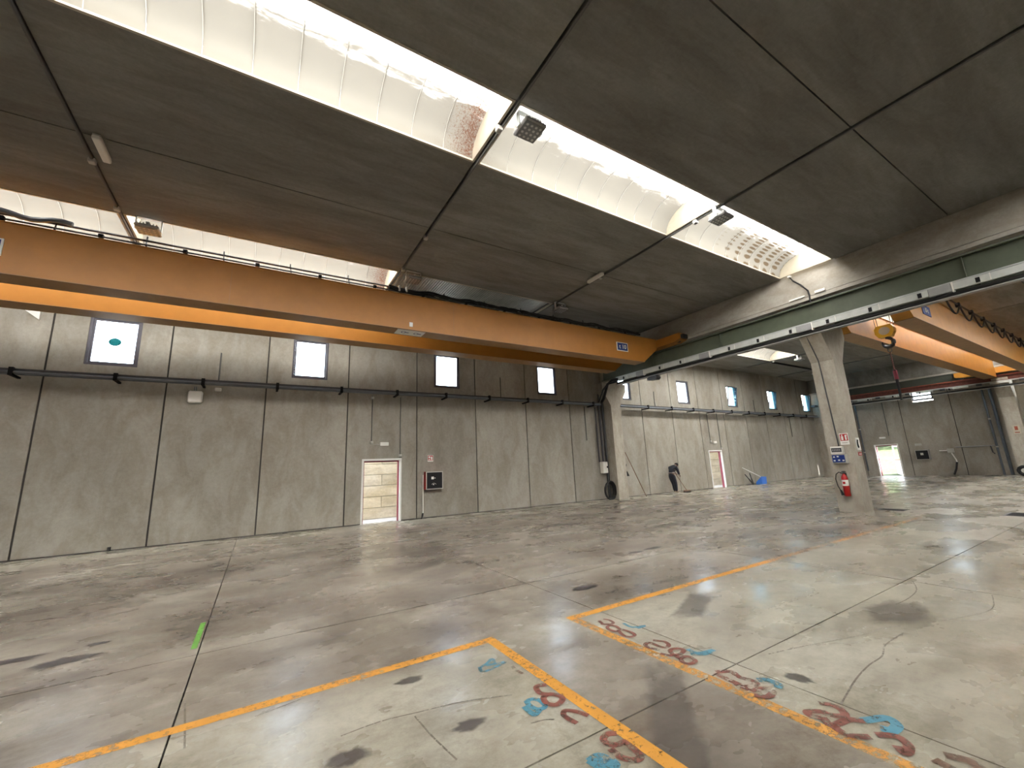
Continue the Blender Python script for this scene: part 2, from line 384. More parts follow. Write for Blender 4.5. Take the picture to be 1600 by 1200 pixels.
D1 = (2.99, 4.27, 0.0, 2.08); D2 = (22.08, 23.32, 0.0, 2.08)
for i in range(len(JX) - 1):
    a, b_ = JX[i], JX[i + 1]; hs = [(w - .53, w + .53, 4.74, 6.08) for w in WIN if a < w < b_ and w + .53 < b_]
    for d in (D1, D2):
        if a < d[0] < b_: hs.append(d)
    panel(wb, a, b_, hs, 1, YB)
    if i: joint(wb, a, 1, YB)
wr = struct('wall_right')
JY = [YB - .02 - 2.4 * k for k in range(0, 9)] + [YF - .2]
D3 = (10.30, 11.52, 0.0, 2.05)
for i in range(len(JY) - 1):
    b_, a = JY[i], JY[i + 1]; hs = [(w - .5, w + .5, 4.66, 6.08) for w in (8.58, 3.78, -1.02) if a < w < b_]
    if a < D3[0] < b_: hs.append(D3)
    panel(wr, a, b_, hs, 0, XR)
    if i: joint(wr, b_, 0, XR)
wl_ = struct('wall_left'); MB().box(XL - .2, XL, YF - .2, YB + .2, 0, ZC + .25).build('wall_panel', 'wall_concrete', wl_)
bb = struct('baseboard_back')
for x0, x1 in ((XL, D1[0] - .04), (D1[1] + .04, 14.1), (14.76, D2[0] - .04), (D2[1] + .04, 35.6)): MB().box(x0, x1, YB - .006, YB + .018, 0, .028).build('floor_joint', 'joint_dark', bb)
wf = struct('wall_front'); MB().box(XL - .2, XR + .2, YF - .2, YF, 0, ZC + .25).build('wall_panel', 'wall_concrete', wf)

# ceiling slabs, roof deck, roof lights
ce = struct('ceiling')
SX1 = [XL, -8.3, -2.8, 3.05, 8.43, 13.96]; SX2 = [14.94, 20.0, 25.55, 31.05, XR]
rows = [(-6.92, -4.2), (-4.2, -1.83), (-.35, 2.05), (2.05, 4.41), (5.89, 8.26), (8.26, 10.65), (12.15, YB)]
LR = [(-1.83, -.35), (4.41, 5.89), (10.65, 12.15)]
segs = [(SX1[i], SX1[i + 1]) for i in range(5)] + [(SX2[i], SX2[i + 1]) for i in range(4)]
closed = set(); dark = set()
for k, (a, b_) in enumerate(segs):
    for r, (c, d) in enumerate(LR):
        if r == 2 and k in (4, 7, 8): closed.add((k, r))
        if r == 2 and k == 3: dark.add((k, r))
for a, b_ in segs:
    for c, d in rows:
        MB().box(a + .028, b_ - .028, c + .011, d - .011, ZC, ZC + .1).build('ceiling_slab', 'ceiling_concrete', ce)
for (k, r) in closed:
    a, b_ = segs[k]; c, d = LR[r]
    MB().box(a + .028, b_ - .028, c + .011, d - .011, ZC + .005, ZC + .1).build('ceiling_slab', 'ceiling_concrete', ce)
XS = sorted({XL - .3, XR + .3} | {v for i, sg in enumerate(segs) for v in (sg[0] + .07, sg[1] - .07)})
YS = sorted({YF - .3, YB + .3} | {v for r in LR for v in r})
hc = set()
for i in range(len(XS) - 1):
    for j in range(len(YS) - 1):
        cx, cyy = (XS[i] + XS[i + 1]) / 2, (YS[j] + YS[j + 1]) / 2
        for k, (a, b_) in enumerate(segs):
            for r, (c, d) in enumerate(LR):
                if a + .07 < cx < b_ - .07 and c < cyy < d and (k, r) not in closed: hc.add((i, j))
MB().grid(XS, YS, hc, ZC + .1, ZC + .16, 2).build('roof_deck', 'roof_deck', ce)

wn_ = 20
def arc(y0, y1, z0, rise, n=12):
    yc, h = (y0 + y1) / 2, (y1 - y0) / 2
    return [(yc - h * math.cos(math.pi * t / n), z0 + rise * math.sin(math.pi * t / n)) for t in range(n + 1)]
for k, (a, b_) in enumerate(segs):
    if b_ - a < 2: continue
    for r, (c, d) in enumerate(LR):
        if (k, r) in closed: continue
        wn_ += 1; sk = struct('window_%d' % wn_, ((a + b_) / 2, (c + d) / 2, ZC))
        x0, x1 = a + .075, b_ - .075
        if (k == 4): x1 = 13.80
        cm = MB()
        for (p, q, s_, t) in ((x0 - .04, x1 + .04, c - .005, c + .035), (x0 - .04, x1 + .04, d - .035, d + .005)): cm.box(p, q, s_, t, ZC - .012, ZC + .05)
        cm.box(x0 - .04, x0, c + .035, d - .035, ZC - .012, ZC + .05).box(x1, x1 + .04, c + .035, d - .035, ZC - .012, ZC + .05)
        cm.build('curb', 'curb_cream', sk)
        if (k, r) in dark:
            n = 68; pr = []
            w = (x1 - x0) / n; m = MB()
            for i in range(n):
                xa = x0 + i * w
                m.add([(xa, c, ZC + .10), (xa + w * .32, c, ZC + .10), (xa + w * .5, c, ZC + .145), (xa + w * .82, c, ZC + .145), (xa + w, c, ZC + .10),
                       (xa, d, ZC + .10), (xa + w * .32, d, ZC + .10), (xa + w * .5, d, ZC + .145), (xa + w * .82, d, ZC + .145), (xa + w, d, ZC + .10)],
                      [(0, 1, 6, 5), (1, 2, 7, 6), (2, 3, 8, 7), (3, 4, 9, 8)])
            o = m.build('corrugated_sheet', 'galvanised', sk)
            o['label'] = 'grey corrugated sheet closing the roof opening'
            continue
        n = max(1, round((x1 - x0) / 0.6)); w = (x1 - x0) / n
        for i in range(n):
            xa, xb = x0 + i * w, x0 + (i + 1) * w; ar = arc(c + .035, d - .035, ZC + .02 + (.006 if i % 2 else 0), .5)
            m = MB(); m.sm = True
            m.add([(xa, y, z) for y, z in ar] + [(xb + .02, y, z) for y, z in ar], [(t, t + 1, t + 14, t + 13) for t in range(12)])
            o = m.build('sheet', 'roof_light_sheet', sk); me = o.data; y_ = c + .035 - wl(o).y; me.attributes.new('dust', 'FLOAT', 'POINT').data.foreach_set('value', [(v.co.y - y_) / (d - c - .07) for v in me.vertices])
            if i: MB().tube([(xa, y, z - .014) for y, z in ar], .006, 5).build('glazing_bar', 'grey_plastic', sk)
        en = MB()
        for xe in (x0 + .005, x1 - .005):
            ar = arc(c + .035, d - .035, ZC + .02, .5); en.add([(xe, y, z) for y, z in ar], [tuple(range(13))])
        o = en.build('end_sheet', 'curb_cream', sk)

# transfer beams and their ledges
def beam(x0, x1, z0, name, ledge, bm_='beam_concrete'):
    t = struct(name, ((x0 + x1) / 2, 3, z0))
    MB().box(x0, x1, YF + .02, YB, z0 + .13, ZC + .1).build('beam', bm_, t)
    MB().box(x0 + .06, x1 - .03, YF + .02, YB, z0 + .105, z0 + .13).build('bearing_joint', 'joint_dark', t)
    MB().box(x0 - ledge, x1 + ledge if x1 < 30 else x1, YF + .02, YB, z0, z0 + .105).build('bearing_ledge', 'beam_concrete', t)
beam(13.97, 14.93, 6.2, 'trim_1', .04); beam(35.56, 36.2, 6.05, 'trim_2', .05, 'ceiling_concrete')  # far beam takes the darker ceiling concrete, its shade painted in by colour

# columns with corbels on both sides
def column(x0, x1, y0, y1, n, far=False):
    top = 6.05 if far else 6.2
    P = [(x0, 0), (x0, 4.3), (x0 - .46, 5.05), (x0 - .46, 5.38), (x0, 5.38), (x0, top), (x1, top)]
    P += [(x1, 0)] if far else [(x1, 5.38), (x1 + .46, 5.38), (x1 + .46, 5.05), (x1, 4.3), (x1, 0)]
    o = MB().prism(P, 1, y0, y1).build('trim_%d' % n, 'column_concrete'); o['kind'] = 'structure'
    return o
column(14.1, 14.72, 5.0, 5.58, 3); column(14.12, 14.74, 14.04, 14.595, 4); column(14.1, 14.72, -4.2, -3.62, 5)
column(35.62, 36.19, 4.72, 5.34, 6, True); o = MB().box(35.62, 36.19, 14.05, 14.59, 0, 6.05).build('trim_7', 'column_concrete'); o['kind'] = 'structure'; column(35.62, 36.19, -4.2, -3.6, 8, True)

# windows of the back wall
TILT = {2: 3, 6: 9, 7: 9, 8: 10}
def window(i, c, tilt, axis=1, vent=False):
    w, z0, z1 = .53, 4.74, 6.08
    t = struct('window_%d' % (i + 1), (c, YB, z0) if axis == 1 else (XR, c, z0))
    def bx(m, a0, a1, d0, d1, q0, q1):
        return m.box(a0, a1, YB + d0, YB + d1, q0, q1) if axis == 1 else m.box(XR + d0, XR + d1, a0, a1, q0, q1)
    m = MB(); f = .055
    for s_ in ((c - w, c - w + f, z0, z1), (c + w - f, c + w, z0, z1), (c - w + f, c + w - f, z0, z0 + f), (c - w + f, c + w - f, z1 - f, z1)): bx(m, s_[0], s_[1], .02, .12, s_[2], s_[3])
    m.build('window_frame', 'frame_dark', t)
    a0, a1, q0, q1 = c - w + f + .004, c + w - f - .004, z0 + f + .004, z1 - f - .004; s = .045
    m = MB()
    for s_ in ((a0, a0 + s, q0, q1), (a1 - s, a1, q0, q1), (a0 + s, a1 - s, q0, q0 + s), (a0 + s, a1 - s, q1 - s, q1)): bx(m, s_[0], s_[1], .05, .09, s_[2], s_[3])
    sa = m.build('sash', 'frame_dark', t)
    gl = bx(MB(), a0 + s, a1 - s, .068, .072, q0 + s, q1 - s).build('glass_pane', 'tinted_glass' if tilt > 5 else 'clear_glass', sa)
    if vent:
        m = MB(); m.prism([((a0 + a1) / 2 + .13 * math.cos(u * math.pi / 12), (q0 + q1) / 2 + .11 * math.sin(u * math.pi / 12)) for u in range(24)], 1, YB + .045, YB + .05)
        m.build('vent_disc', 'green_glass', sa)['label'] = 'round green-tinted disc in the middle of the pane'
    if tilt: sa.rotation_euler = (math.radians(tilt), 0, 0)
for i, c in enumerate(WIN): window(i, c, TILT.get(i, 0), 1, i == 0)
for i, c in enumerate((8.58, 3.78, -1.02)):
    window(9 + i, c, 0, 0)

# door openings
def door(n, a0, a1, h, axis=1):
    t = struct('door_%d' % n, ((a0 + a1) / 2, YB, 0) if axis == 1 else (XR, (a0 + a1) / 2, 0))
    def bx(m, u0, u1, d0, d1, q0, q1): return m.box(u0, u1, YB + d0, YB + d1, q0, q1) if axis == 1 else m.box(XR + d0, XR + d1, u0, u1, q0, q1)
    m = MB(); f = .035
    bx(m, a0 - .03, a0 + f, -.015, .2, 0, h + .03); bx(m, a1 - f, a1 + .03, -.015, .2, 0, h + .03); bx(m, a0 + f, a1 - f, -.015, .2, h - f, h + .03)
    m.build('door_frame', 'white_paint', t)
    m = MB(); bx(m, a0 + f, a0 + f + .035, .08, .19, 0, h - f); bx(m, a1 - f - .035, a1 - f, .08, .19, 0, h - f); bx(m, a0 + f + .035, a1 - f - .035, .08, .19, h - f - .05, h - f)
    m.build('door_stop', 'door_red', t)
    return t
d1 = door(1, D1[0], D1[1], D1[3]); d2 = door(2, D2[0], D2[1], D2[3]); d3 = door(3, D3[0], D3[1], D3[3], 0)
# open leaf of the far door
lf = empty('door_leaf', (XR + .2, D3[0] + .06, 0)); lf.parent = d3; lf.location = (.2, D3[0] + .06 - (D3[0] + D3[1]) / 2, 0)
def rel(m, name, mat, par):
    o = bpy.data.objects.new(name, m.mesh(name, mat)); COL.objects.link(o); o.parent = par; return o
m = MB().box(0, .04, 0, 1.12, .02, 1.0).box(0, .04, 0, .1, 1.06, 1.98).box(0, .04, 1.02, 1.12, 1.06, 1.98).box(0, .04, .1, 1.02, 1.9, 1.98); rel(m, 'leaf_panel', 'white_paint', lf)
rel(MB().box(-.01, .05, 0, 1.12, 1.0, 1.06).box(-.01, .05, -.03, 0, 0, 2.0), 'red_rail', 'signal_red', lf)
rel(MB().box(.015, .025, .1, 1.02, 1.06, 1.9), 'glass_pane', 'clear_glass', lf)
lf.rotation_euler = (0, 0, math.radians(-58))

# outside: pavement, block wall along the side passage, grassed bank beyond the far door
og = struct('ground_outside'); MB().box(-40, 90, YB + .21, 60, -.25, -.03).box(XR + .21, 90, -40, YB + .2, -.25, -.03).build('pavement', 'outside_ground', og)
wo_ = struct('wall_outside', (15, 16.5, 0))
for (x0, x1) in ((1.6, 8.2), (20.5, 31)):
    for j in range(7):
        n = int((x1 - x0) / 1.65)
        for i in range(n):
            off = .8 if j % 2 else 0
            MB().bbox(x0 + off + i * 1.65 + .006, x0 + off + (i + 1) * 1.65 - .006, 16.3 + random.uniform(0, .02), 16.5, j * .4 + .005 - .03, j * .4 + .36, .012).build('block', 'outside_wall', wo_)
    MB().box(x0, x1 + .8, 16.36, 16.48, -.03, 2.77).build('mortar', 'outside_ground', wo_)
bank = MB(); N = 16
for i in range(N + 1):
    for j in range(N + 1):
        x = 36.6 + i * 1.1; y = 4 + j * 1.1
        bank.v.append((x, y, -.02 + min(1, (x - 36.6)) * .1 + max(0, (x - 37.4)) * .2 + random.uniform(-.03, .03) * (i > 0)))
bank.f = [(i * (N + 1) + j, (i + 1) * (N + 1) + j, (i + 1) * (N + 1) + j + 1, i * (N + 1) + j + 1) for i in range(N) for j in range(N)]
bk = bank.build('grass_bank', 'grass'); tag(bk, kind='stuff', label='bright green grassy bank seen through the far right doorway', cat='grass')
fo = MB()
for i in range(900):
    c = Vector((random.uniform(46, 49), random.uniform(11.8, 17.5), 0)); c.z = (c.x - 37.4) * .2 + random.uniform(.5, 2.4)
    u = Vector((random.uniform(-1, 1), random.uniform(-1, 1), random.uniform(-1, 1))).normalized() * .28; w_ = u.cross(Vector((random.random(), random.random(), 1))).normalized() * .16
    fo.add([c - u, c + w_, c + u, c - w_], [(0, 1, 2, 3)])
fb = fo.build('bush', 'foliage'); tag(fb, label='dark green bush growing on the bank outside the far doorway', cat='bush')

# ================================================================ RUNWAYS AND CRANES
def ibeam(m, x, w, z0, z1, y0, y1, t=.03, wt=.03):
    m.box(x - w / 2, x + w / 2, y0, y1, z1 - t, z1); m.box(x - w / 2, x + w / 2, y0, y1, z0, z0 + t); m.box(x - wt / 2, x + wt / 2, y0, y1, z0 + t, z1 - t)
def runway(x, y0, y1, label, side):
    t = empty('runway_beam', (x, 4, 5.42), label, 'beam', None)
    m = MB(); ibeam(m, x, .28, 5.42, 6.0, y0, y1); m.build('beam', 'runway_green', t)
    for y in [-4 + 3.0 * k for k in range(7)]:
        if y0 < y < y1 and abs(y - 5) > .8: MB().box(x - .12, x - .018, y, y + .012, 5.452, 5.968).build('stiffener', 'runway_green', t)
    MB().box(x - .03, x + .03, y0, y1, 6.0, 6.05).build('crane_rail', 'dark_metal', t)
    return t
r1 = runway(13.76, -6.8, 14.0, 'long dark green steel crane beam below the concrete beam left of the front pillar', -1)
r2 = runway(15.06, -6.8, 14.0, 'green steel crane beam on the far side of the front pillar', 1)
t = empty('runway_beam', (35.3, 4, 5.25), 'rust-red crane beam running along the far right wall', 'beam')
m = MB(); ibeam(m, 35.2, .22, 5.22, 5.5, -6.8, 13.9, .025, .02); m.build('beam', 'rail_rust', t); MB().box(35.17, 35.23, -6.8, 13.9, 5.5, 5.55).build('crane_rail', 'rust_red', t)
m = MB()
for y in (14.3, 5.03, -3.9): m.box(35.1, 35.62, y - .12, y + .12, 5.08, 5.22)
m.build('bracket', 'dark_metal', t)
t2 = empty('wall_shade_strip', (35.5, 4, 5.5), 'dark strip standing in for the shaded wall behind the rust-red beam', 'beam')  # added dark strip in place of the shade on the far wall
m = MB(); ibeam(m, 35.5, .1, 5.56, 6.02, -6.8, 13.9); m.build('beam', 'wall_shade_dark', t2)

# conductor bar with clamps hanging from the runway
def busbar(x, y0, y1, zt, label, coup, n0, dy, gap=.16):
    t = empty('conductor_bar', (x, 4, zt - .35), label, 'rail')
    zt0 = zt
    m = MB().box(x - .03, x + .12, y0, y1, zt - .035, zt - .005); m.build('top_channel', 'galvanised', t)
    ys = [y0] + sorted(coup) + [y1]
    for i in range(len(ys) - 1):
        m = MB().box(x - .05, x + .05, ys[i] + gap, ys[i + 1] - gap, zt - (.21 if gap < .3 else .15), zt - .05).box(x - .056, x - .05, ys[i] + .16, ys[i + 1] - .16, zt - .075, zt - .055)
        m.build('bar_housing', 'busbar_white', t)
    for c in coup:
        if gap > .3: MB().bbox(x - .05, x + .06, c - .12, c + .1, zt - .16, zt - .045, .01).build('coupling', 'dark_metal', t); continue
        MB().bbox(x - .065, x + .06, c - .2, c + .2, zt - .24, zt - .045, .01).build('coupling', 'conduit_grey', t)
        MB().box(x - .075, x + .065, c - .235, c - .205, zt - .27, zt - .03).build('clamp', 'white_plastic', t)
    y = n0
    while y > y0 + .2:
        if all(abs(y - c) > .3 for c in coup): MB().box(x - .068, x - .04, y - .035, y + .035, zt - .195, zt - .085).build('clip', 'black_plastic', t)
        if all(abs(y - .16 - c) > .3 for c in coup): MB().box(x - .062, x - .04, y - .2, y - .18, zt - .21, zt - .05).build('clip_plate', 'white_plastic', t)
        y -= dy
    MB().tube([(x + .03, y0, zt - .29), (x + .03, y1, zt - .29)], .045, 8).build('feed_cable', 'black_rubber', t)
    MB().box(x - .02, x + .16, y0, y1, zt - .37, zt - .345).build('lower_channel', 'conduit_grey', t)
    return t
busbar(13.56, -6.7, 13.0, 5.42, 'pale conductor bar with black clips under the dark green crane beam', [2.45, 5.35, 8.6, 11.6, -1.0], 12.5, .97)
busbar(34.9, -6.7, 13.2, 5.20, 'pale conductor bar with clips under the rust-red far crane beam', [2.6, 4.2, 5.8, 7.3, 8.9, 10.4, 11.9], 12.2, 1.3, .42)

def girder(root, xa, xb, y0, y1, z0, z1, cl, cr, sub, pm='crane_orange'):
    """box girder seen from the side; cl / cr chamfer its lower corners"""
    P = [(xa + cl, z0)] + [(xb - cr, z0)] + ([(xb, z0 + .58)] if cr else []) + [(xb, z1), (xa, z1)] + ([(xa, z0 + .58)] if cl else [])
    g_ = MB().prism(P, 1, y0, y1).build('girder', pm, root)
    MB().box(xa + cl, xb - cr, y0 - .025, y1 + .025, z0 - .015, z0).build('bottom_flange', 'crane_underside', g_)
    MB().box(xa, xb, y0 - .025, y1 + .025, z1, z1 + .015).build('top_flange', pm, g_)
    MB().box(xa + .4, xb - .4, (y0 + y1) / 2 - .03, (y0 + y1) / 2 + .03, z1 + .015, z1 + .06).build('trolley_rail', 'dark_metal', g_)
    for s_ in sub: MB().box(s_, s_ + .006, y0 - .004, y0, z0 + .02, z1 - .02).build('weld_seam', 'crane_underside', g_)
    return g_
def carriage(root, x0, x1, y0, y1, z0, z1, railz, pm='crane_orange'):
    c = MB().prism([(y0, z0 + .06), (y0 + .25, z0), (y1 - .25, z0), (y1, z0 + .06), (y1, z1), (y0, z1)], 0, x0, x1).build('end_carriage', pm, root)
    for y in (y0 + .22, y1 - .22):
        MB().prism([(y + .13 * math.cos(k * math.pi / 8), railz + .13 + .13 * math.sin(k * math.pi / 8)) for k in range(16)], 0, (x0 + x1) / 2 - .04, (x0 + x1) / 2 + .04).build('wheel', 'dark_metal', c)
    MB().box(x0 + .08, x1 - .08, y0 - .1, y0, z0 + .08, z1 - .06).build('buffer', 'black_rubber', c)
    MB().box(x0 + .08, x1 - .08, y1, y1 + .1, z0 + .08, z1 - .06).build('buffer', 'black_rubber', c)
    return c
# crane over the left bay
cr = empty('bridge_crane', (3, 11.4, 5.38), 'long orange double-girder bridge crane crossing the whole left half of the hall', 'crane')
g1 = girder(cr, -9.0, 13.3, 10.44, 10.90, 5.40, 6.38, .8, .8, (-.8, 4.55))
g2 = girder(cr, -9.0, 13.3, 12.0, 12.46, 5.40, 6.38, .8, .8, (3.6,))
carriage(cr, 13.3, 13.74, 9.35, 13.3, 6.06, 6.36, 6.05); carriage(cr, -9.4, -9.0, 9.35, 13.3, 6.06, 6.36, 6.05)
si = MB().box(11.07, 11.64, 10.42, 10.439, 5.70, 6.03).build('capacity_sign', 'label_white', cr)
MB().box(11.10, 11.61, 10.412, 10.42, 5.725, 6.005).build('sign_face', 'sign_blue', si)
text('t 10', .23, .003, 'label_white', si, 'sign_lettering', MX((11.36, 10.408, 5.86), (1, 0, 0), (0, 0, 1)))
si = MB().box(-4.78, -4.2, 10.42, 10.439, 5.72, 6.05).build('capacity_sign', 'label_white', cr)
MB().box(-4.75, -4.23, 10.412, 10.42, 5.745, 6.02).build('sign_face', 'sign_blue', si)
st = MB().box(2.95, 3.72, 10.47, 10.87, 5.379, 5.384).build('underside_sticker', 'label_white', cr)
for q, s_ in ((3.15, 'C'), (3.5, 'C')):
    text(s_, .2, .001, 'sign_blue', st, 'sticker_symbol', MX((q, 10.67, 5.377), (1, 0, 0), (0, -1, 0)))
    MB().box(q + .04, q + .15, 10.65, 10.69, 5.376, 5.379).build('sticker_arrow', 'sign_blue', st)
MB().box(3.25, 3.34, 10.42, 10.439, 5.48, 5.60).build('tag', 'label_white', cr)
fs = MB(); fs.tube([(-8.6, 10.58, 6.60), (12.4, 10.58, 6.60)], .022, 6); fs.build('cable_rail', 'dark_metal', cr)
MB().tube([(-8.6, 10.50, 6.47), (12.4, 10.50, 6.47)], .018, 6).build('cable_rail', 'dark_metal', cr)
for x in [-3.63 - 1.33 * 2 + 1.33 * k for k in range(14)]:
    MB().tube([(x, 10.47, 6.39), (x, 10.50, 6.47), (x - .02, 10.58, 6.62), (x - .02, 10.60, 6.70)], .016, 6).build('rail_bracket', 'dark_metal', cr)
    MB().bbox(x + .6, x + .68, 10.46, 10.54, 6.44, 6.52, .01).build('cable_runner', 'black_plastic', cr)
pts = []
random.seed(3)
for k in range(5):
    x = 2.7; p = []
    while x < 12.6:
        p.append((x, 10.52 + .05 * math.cos(k * 1.3 + x), 6.50 + .045 * math.sin(x * 5.1 + k * 1.7) + .015 * k)); x += .16
    MB().tube(p, .026, 6).build('festoon_cable', 'black_rubber', cr)
MB().tube([(-8.6 + i * .14, 10.55 + .02 * math.sin(i), 6.62 + .03 * math.sin(i * 1.1)) for i in range(38)], .05, 6).build('festoon_cable', 'tray_dark', cr)
for x in (2.95, 3.15): MB().bbox(x, x + .05, 10.44, 10.5, 6.47, 6.63, .008).build('cable_clip', 'white_plastic', cr)

# crane over the right bay
c2 = empty('bridge_crane', (25, 4.5, 5.38), 'orange double-girder bridge crane with a hook, beyond the front pillar at right', 'crane')
girder(c2, 15.3, 35.05, 3.55, 4.0, 5.40, 6.36, .75, 0, (), 'crane_amber'); girder(c2, 15.3, 35.0, 5.07, 5.55, 5.40, 6.36, .75, 0, (19.5,), 'crane_amber')
carriage(c2, 14.9, 15.3, 2.7, 6.75, 6.06, 6.36, 6.05, 'crane_amber'); carriage(c2, 35.0, 35.36, 2.7, 6.7, 5.66, 5.97, 5.55, 'crane_amber')
si = MB().box(17.0, 17.75, 3.535, 3.549, 5.66, 5.98).build('capacity_sign', 'sign_blue', c2)
text('10 t', .22, .003, 'label_white', si, 'sign_lettering', MX((17.35, 3.53, 5.82), (1, 0, 0), (0, 0, 1)))
MB().tube([(16, 3.3, 6.40), (34.8, 3.3, 6.40)], .03, 6).build('cable_rail', 'black_plastic', c2)
for k in range(10):
    xa = 18.4 + k * 1.6
    MB().tube([(xa + 1.6 * i / 12, 3.27, 6.34 - .40 * math.sin(math.pi * i / 12)) for i in range(13)], .026, 6).build('festoon_cable', 'black_rubber', c2)
    MB().bbox(xa - .05, xa + .05, 3.24, 3.36, 6.30, 6.46, .015).build('cable_runner', 'sign_blue' if k == 0 else 'black_plastic', c2)
# trolley with rope drum, bottom block and hook
tr = MB().box(16.3, 17.9, 3.7, 5.35, 6.46, 6.54).box(16.45, 16.6, 3.72, 5.33, 6.54, 6.8).box(17.6, 17.75, 3.72, 5.33, 6.54, 6.8).build('trolley', 'hook_yellow', c2)
MB().tube([(17.05, 3.85, 6.72), (17.05, 5.2, 6.72)], .17, 14).build('rope_drum', 'steel_rope', tr)
hb = MB().prism([(4.26 + dx, dz) for dx, dz in ((.02, 5.35), (.10, 5.21), (.42, 5.21), (.5, 5.35), (.5, 5.50), (.44, 5.60), (.08, 5.60), (.02, 5.50))], 0, 16.95, 17.17).build('hook_block', 'hook_yellow', c2)
for x in (16.945, 17.175):
    MB().prism([(4.51 + .14 * math.cos(k * math.pi / 8), 5.41 + .13 * math.sin(k * math.pi / 8)) for k in range(16)], 0, x - .006, x + .006).build('sheave', 'curb_cream', hb)
for dx in (-.22, -.16, .16, .22):
    MB().tube([(17.06, 4.51 + dx, 5.56), (17.06, 4.51 + dx * 1.2, 6.6)], .009, 5).build('hoist_rope', 'steel_rope', c2)
hp = [(17.06, 4.51, 5.23), (17.06, 4.51, 5.17)] + [(17.06, 4.51 + .14 * math.cos(a), 5.03 + .145 * math.sin(a)) for a in [math.radians(d) for d in range(100, 395, 20)]]
MB().tube(hp, [.05, .05] + [.045, .05, .055, .058, .06, .062, .064, .064, .062, .058, .052, .044, .036, .028, .018][:len(hp) - 2], 8).build('hook', 'dark_metal', c2)
sl = empty('lifting_sling', (17.07, 4.51, 3.15), 'dark lifting sling with a red band hanging from the crane hook', 'sling')
MB().tube([(17.06, 4.51 + .05 * math.cos(a), 4.79 + .07 * math.sin(a)) for a in [k * math.pi / 5 for k in range(10)]], .014, 6, close=True).build('ring', 'dark_metal', sl)
p = [(17.06 + .012 * (i % 2), 4.51 + .012 * ((i + 1) % 2), 4.73 - .036 * i) for i in range(18)]
MB().tube(p, .018, 6).build('chain', 'rail_rust', sl)
MB().tube([(17.06, 4.51, 4.12), (17.06, 4.51, 3.15)], [.045, .03], 8).build('strap', 'black_rubber', sl)
MB().tube([(17.06, 4.51, 4.10), (17.07, 4.51, 3.82)], .055, 8).build('strap_sleeve', 'door_red', sl)
MB().tube([(17.10, 4.53, 4.0), (17.14, 4.53, 3.5), (17.08, 4.5, 3.2)], .02, 8).build('strap', 'black_rubber', sl)

# ================================================================ CEILING SERVICES
def flood(x, y, label):
    t = empty('floodlight', (x, y, 6.86), label, 'lamp')
    h = MB().bbox(x - .2, x + .2, y - .2, y + .2, 6.86, 6.93, .02).build('housing', 'conduit_grey', t)
    m = MB()
    for k in range(7): m.box(x - .17 + k * .053, x - .155 + k * .053, y - .17, y + .17, 6.93, 6.965)
    m.build('cooling_fins', 'conduit_grey', h)
    MB().box(x - .175, x + .175, y - .175, y + .175, 6.853, 6.861).build('lens', 'lens_grey', h)
    for i in range(4):
        for j in range(4):
            MB().prism([(x - .12 + i * .08 + .022 * math.cos(a * math.pi / 4), y - .12 + j * .08 + .022 * math.sin(a * math.pi / 4)) for a in range(8)], 2, 6.846, 6.854).build('led', 'led_grey', h)
    MB().box(x - .03, x + .03, y - .12, y + .12, 6.965, 7.02).build('driver_box', 'white_plastic', t)
    MB().box(x - .22, x - .205, y - .04, y + .04, 6.88, 7.148).box(x + .205, x + .22, y - .04, y + .04, 6.88, 7.148).box(x - .22, x + .22, y - .04, y + .04, 7.135, 7.149).build('bracket', 'galvanised', t)
    return t
flood(3.36, 4.56, 'square LED floodlight beside the rusty joint of the large roof light')
flood(8.53, 4.56, 'square floodlight at the second joint of the large roof light')
flood(-2.34, 10.66, 'boxy floodlight under the left roof light above the orange crane')
flood(3.38, 10.5, 'floodlight at the near end of the corrugated roof strip')
flood(8.58, 10.5, 'small floodlight at the far end of the corrugated roof strip')
flood(25.75, 10.7, 'floodlight beside the small roof light in the far bay')
flood(31.5, 12.3, 'small dark floodlight on the ceiling left of the front pillar')
def batten(x, y0, y1, label):
    t = empty('batten_light', (x, (y0 + y1) / 2, 7.0), label, 'lamp')
    MB().bbox(x - .055, x + .055, y0, y1, 7.0, 7.075, .015).build('diffuser', 'white_plastic', t)
    MB().box(x - .05, x + .05, y0 + .01, y1 - .01, 7.075, 7.1).build('tray', 'grey_plastic', t)
    MB().box(x - .02, x + .02, y0 + .1, y0 + .14, 7.1, 7.149).box(x - .02, x + .02, y1 - .14, y1 - .1, 7.1, 7.149).build('mount', 'grey_plastic', t)
batten(-2.56, 8.10, 8.72, 'small white batten light on the ceiling near the left joint')
batten(8.22, 8.0, 8.65, 'small batten light on the ceiling beside the third conduit')
def conduit(pts, r, label, name='conduit', mat='cable_grey', boxes=(), cat='pipe'):
    t = empty(name, pts[0], label, cat); MB().tube(pts, r, 8).build('pipe', mat, t)
    for b_ in boxes: MB().bbox(b_[0] - .05, b_[0] + .05, b_[1] - .05, b_[1] + .05, b_[2] - .045, b_[2] + .045, .012).build('junction_box', 'grey_plastic', t)
    return t
conduit([(-2.80, -6, 7.11), (-2.80, 12.9, 7.11)], .024, 'grey conduit along the leftmost ceiling joint', boxes=((-2.8, 8.9, 7.09), (-2.8, 10.4, 7.09)))
conduit([(3.06, -6, 7.11), (3.06, 10.9, 7.11)], .02, 'grey conduit along the ceiling joint beside the rusty roof light', boxes=((3.02, 4.95, 7.08), (3.06, 8.6, 7.09), (3.06, 10.4, 7.09)))
conduit([(8.42, -6, 7.11), (8.42, 10.6, 7.11)], .02, 'grey conduit crossing the large roof light near its far end', boxes=((8.42, 5.1, 7.09), (8.42, 8.3, 7.09)))
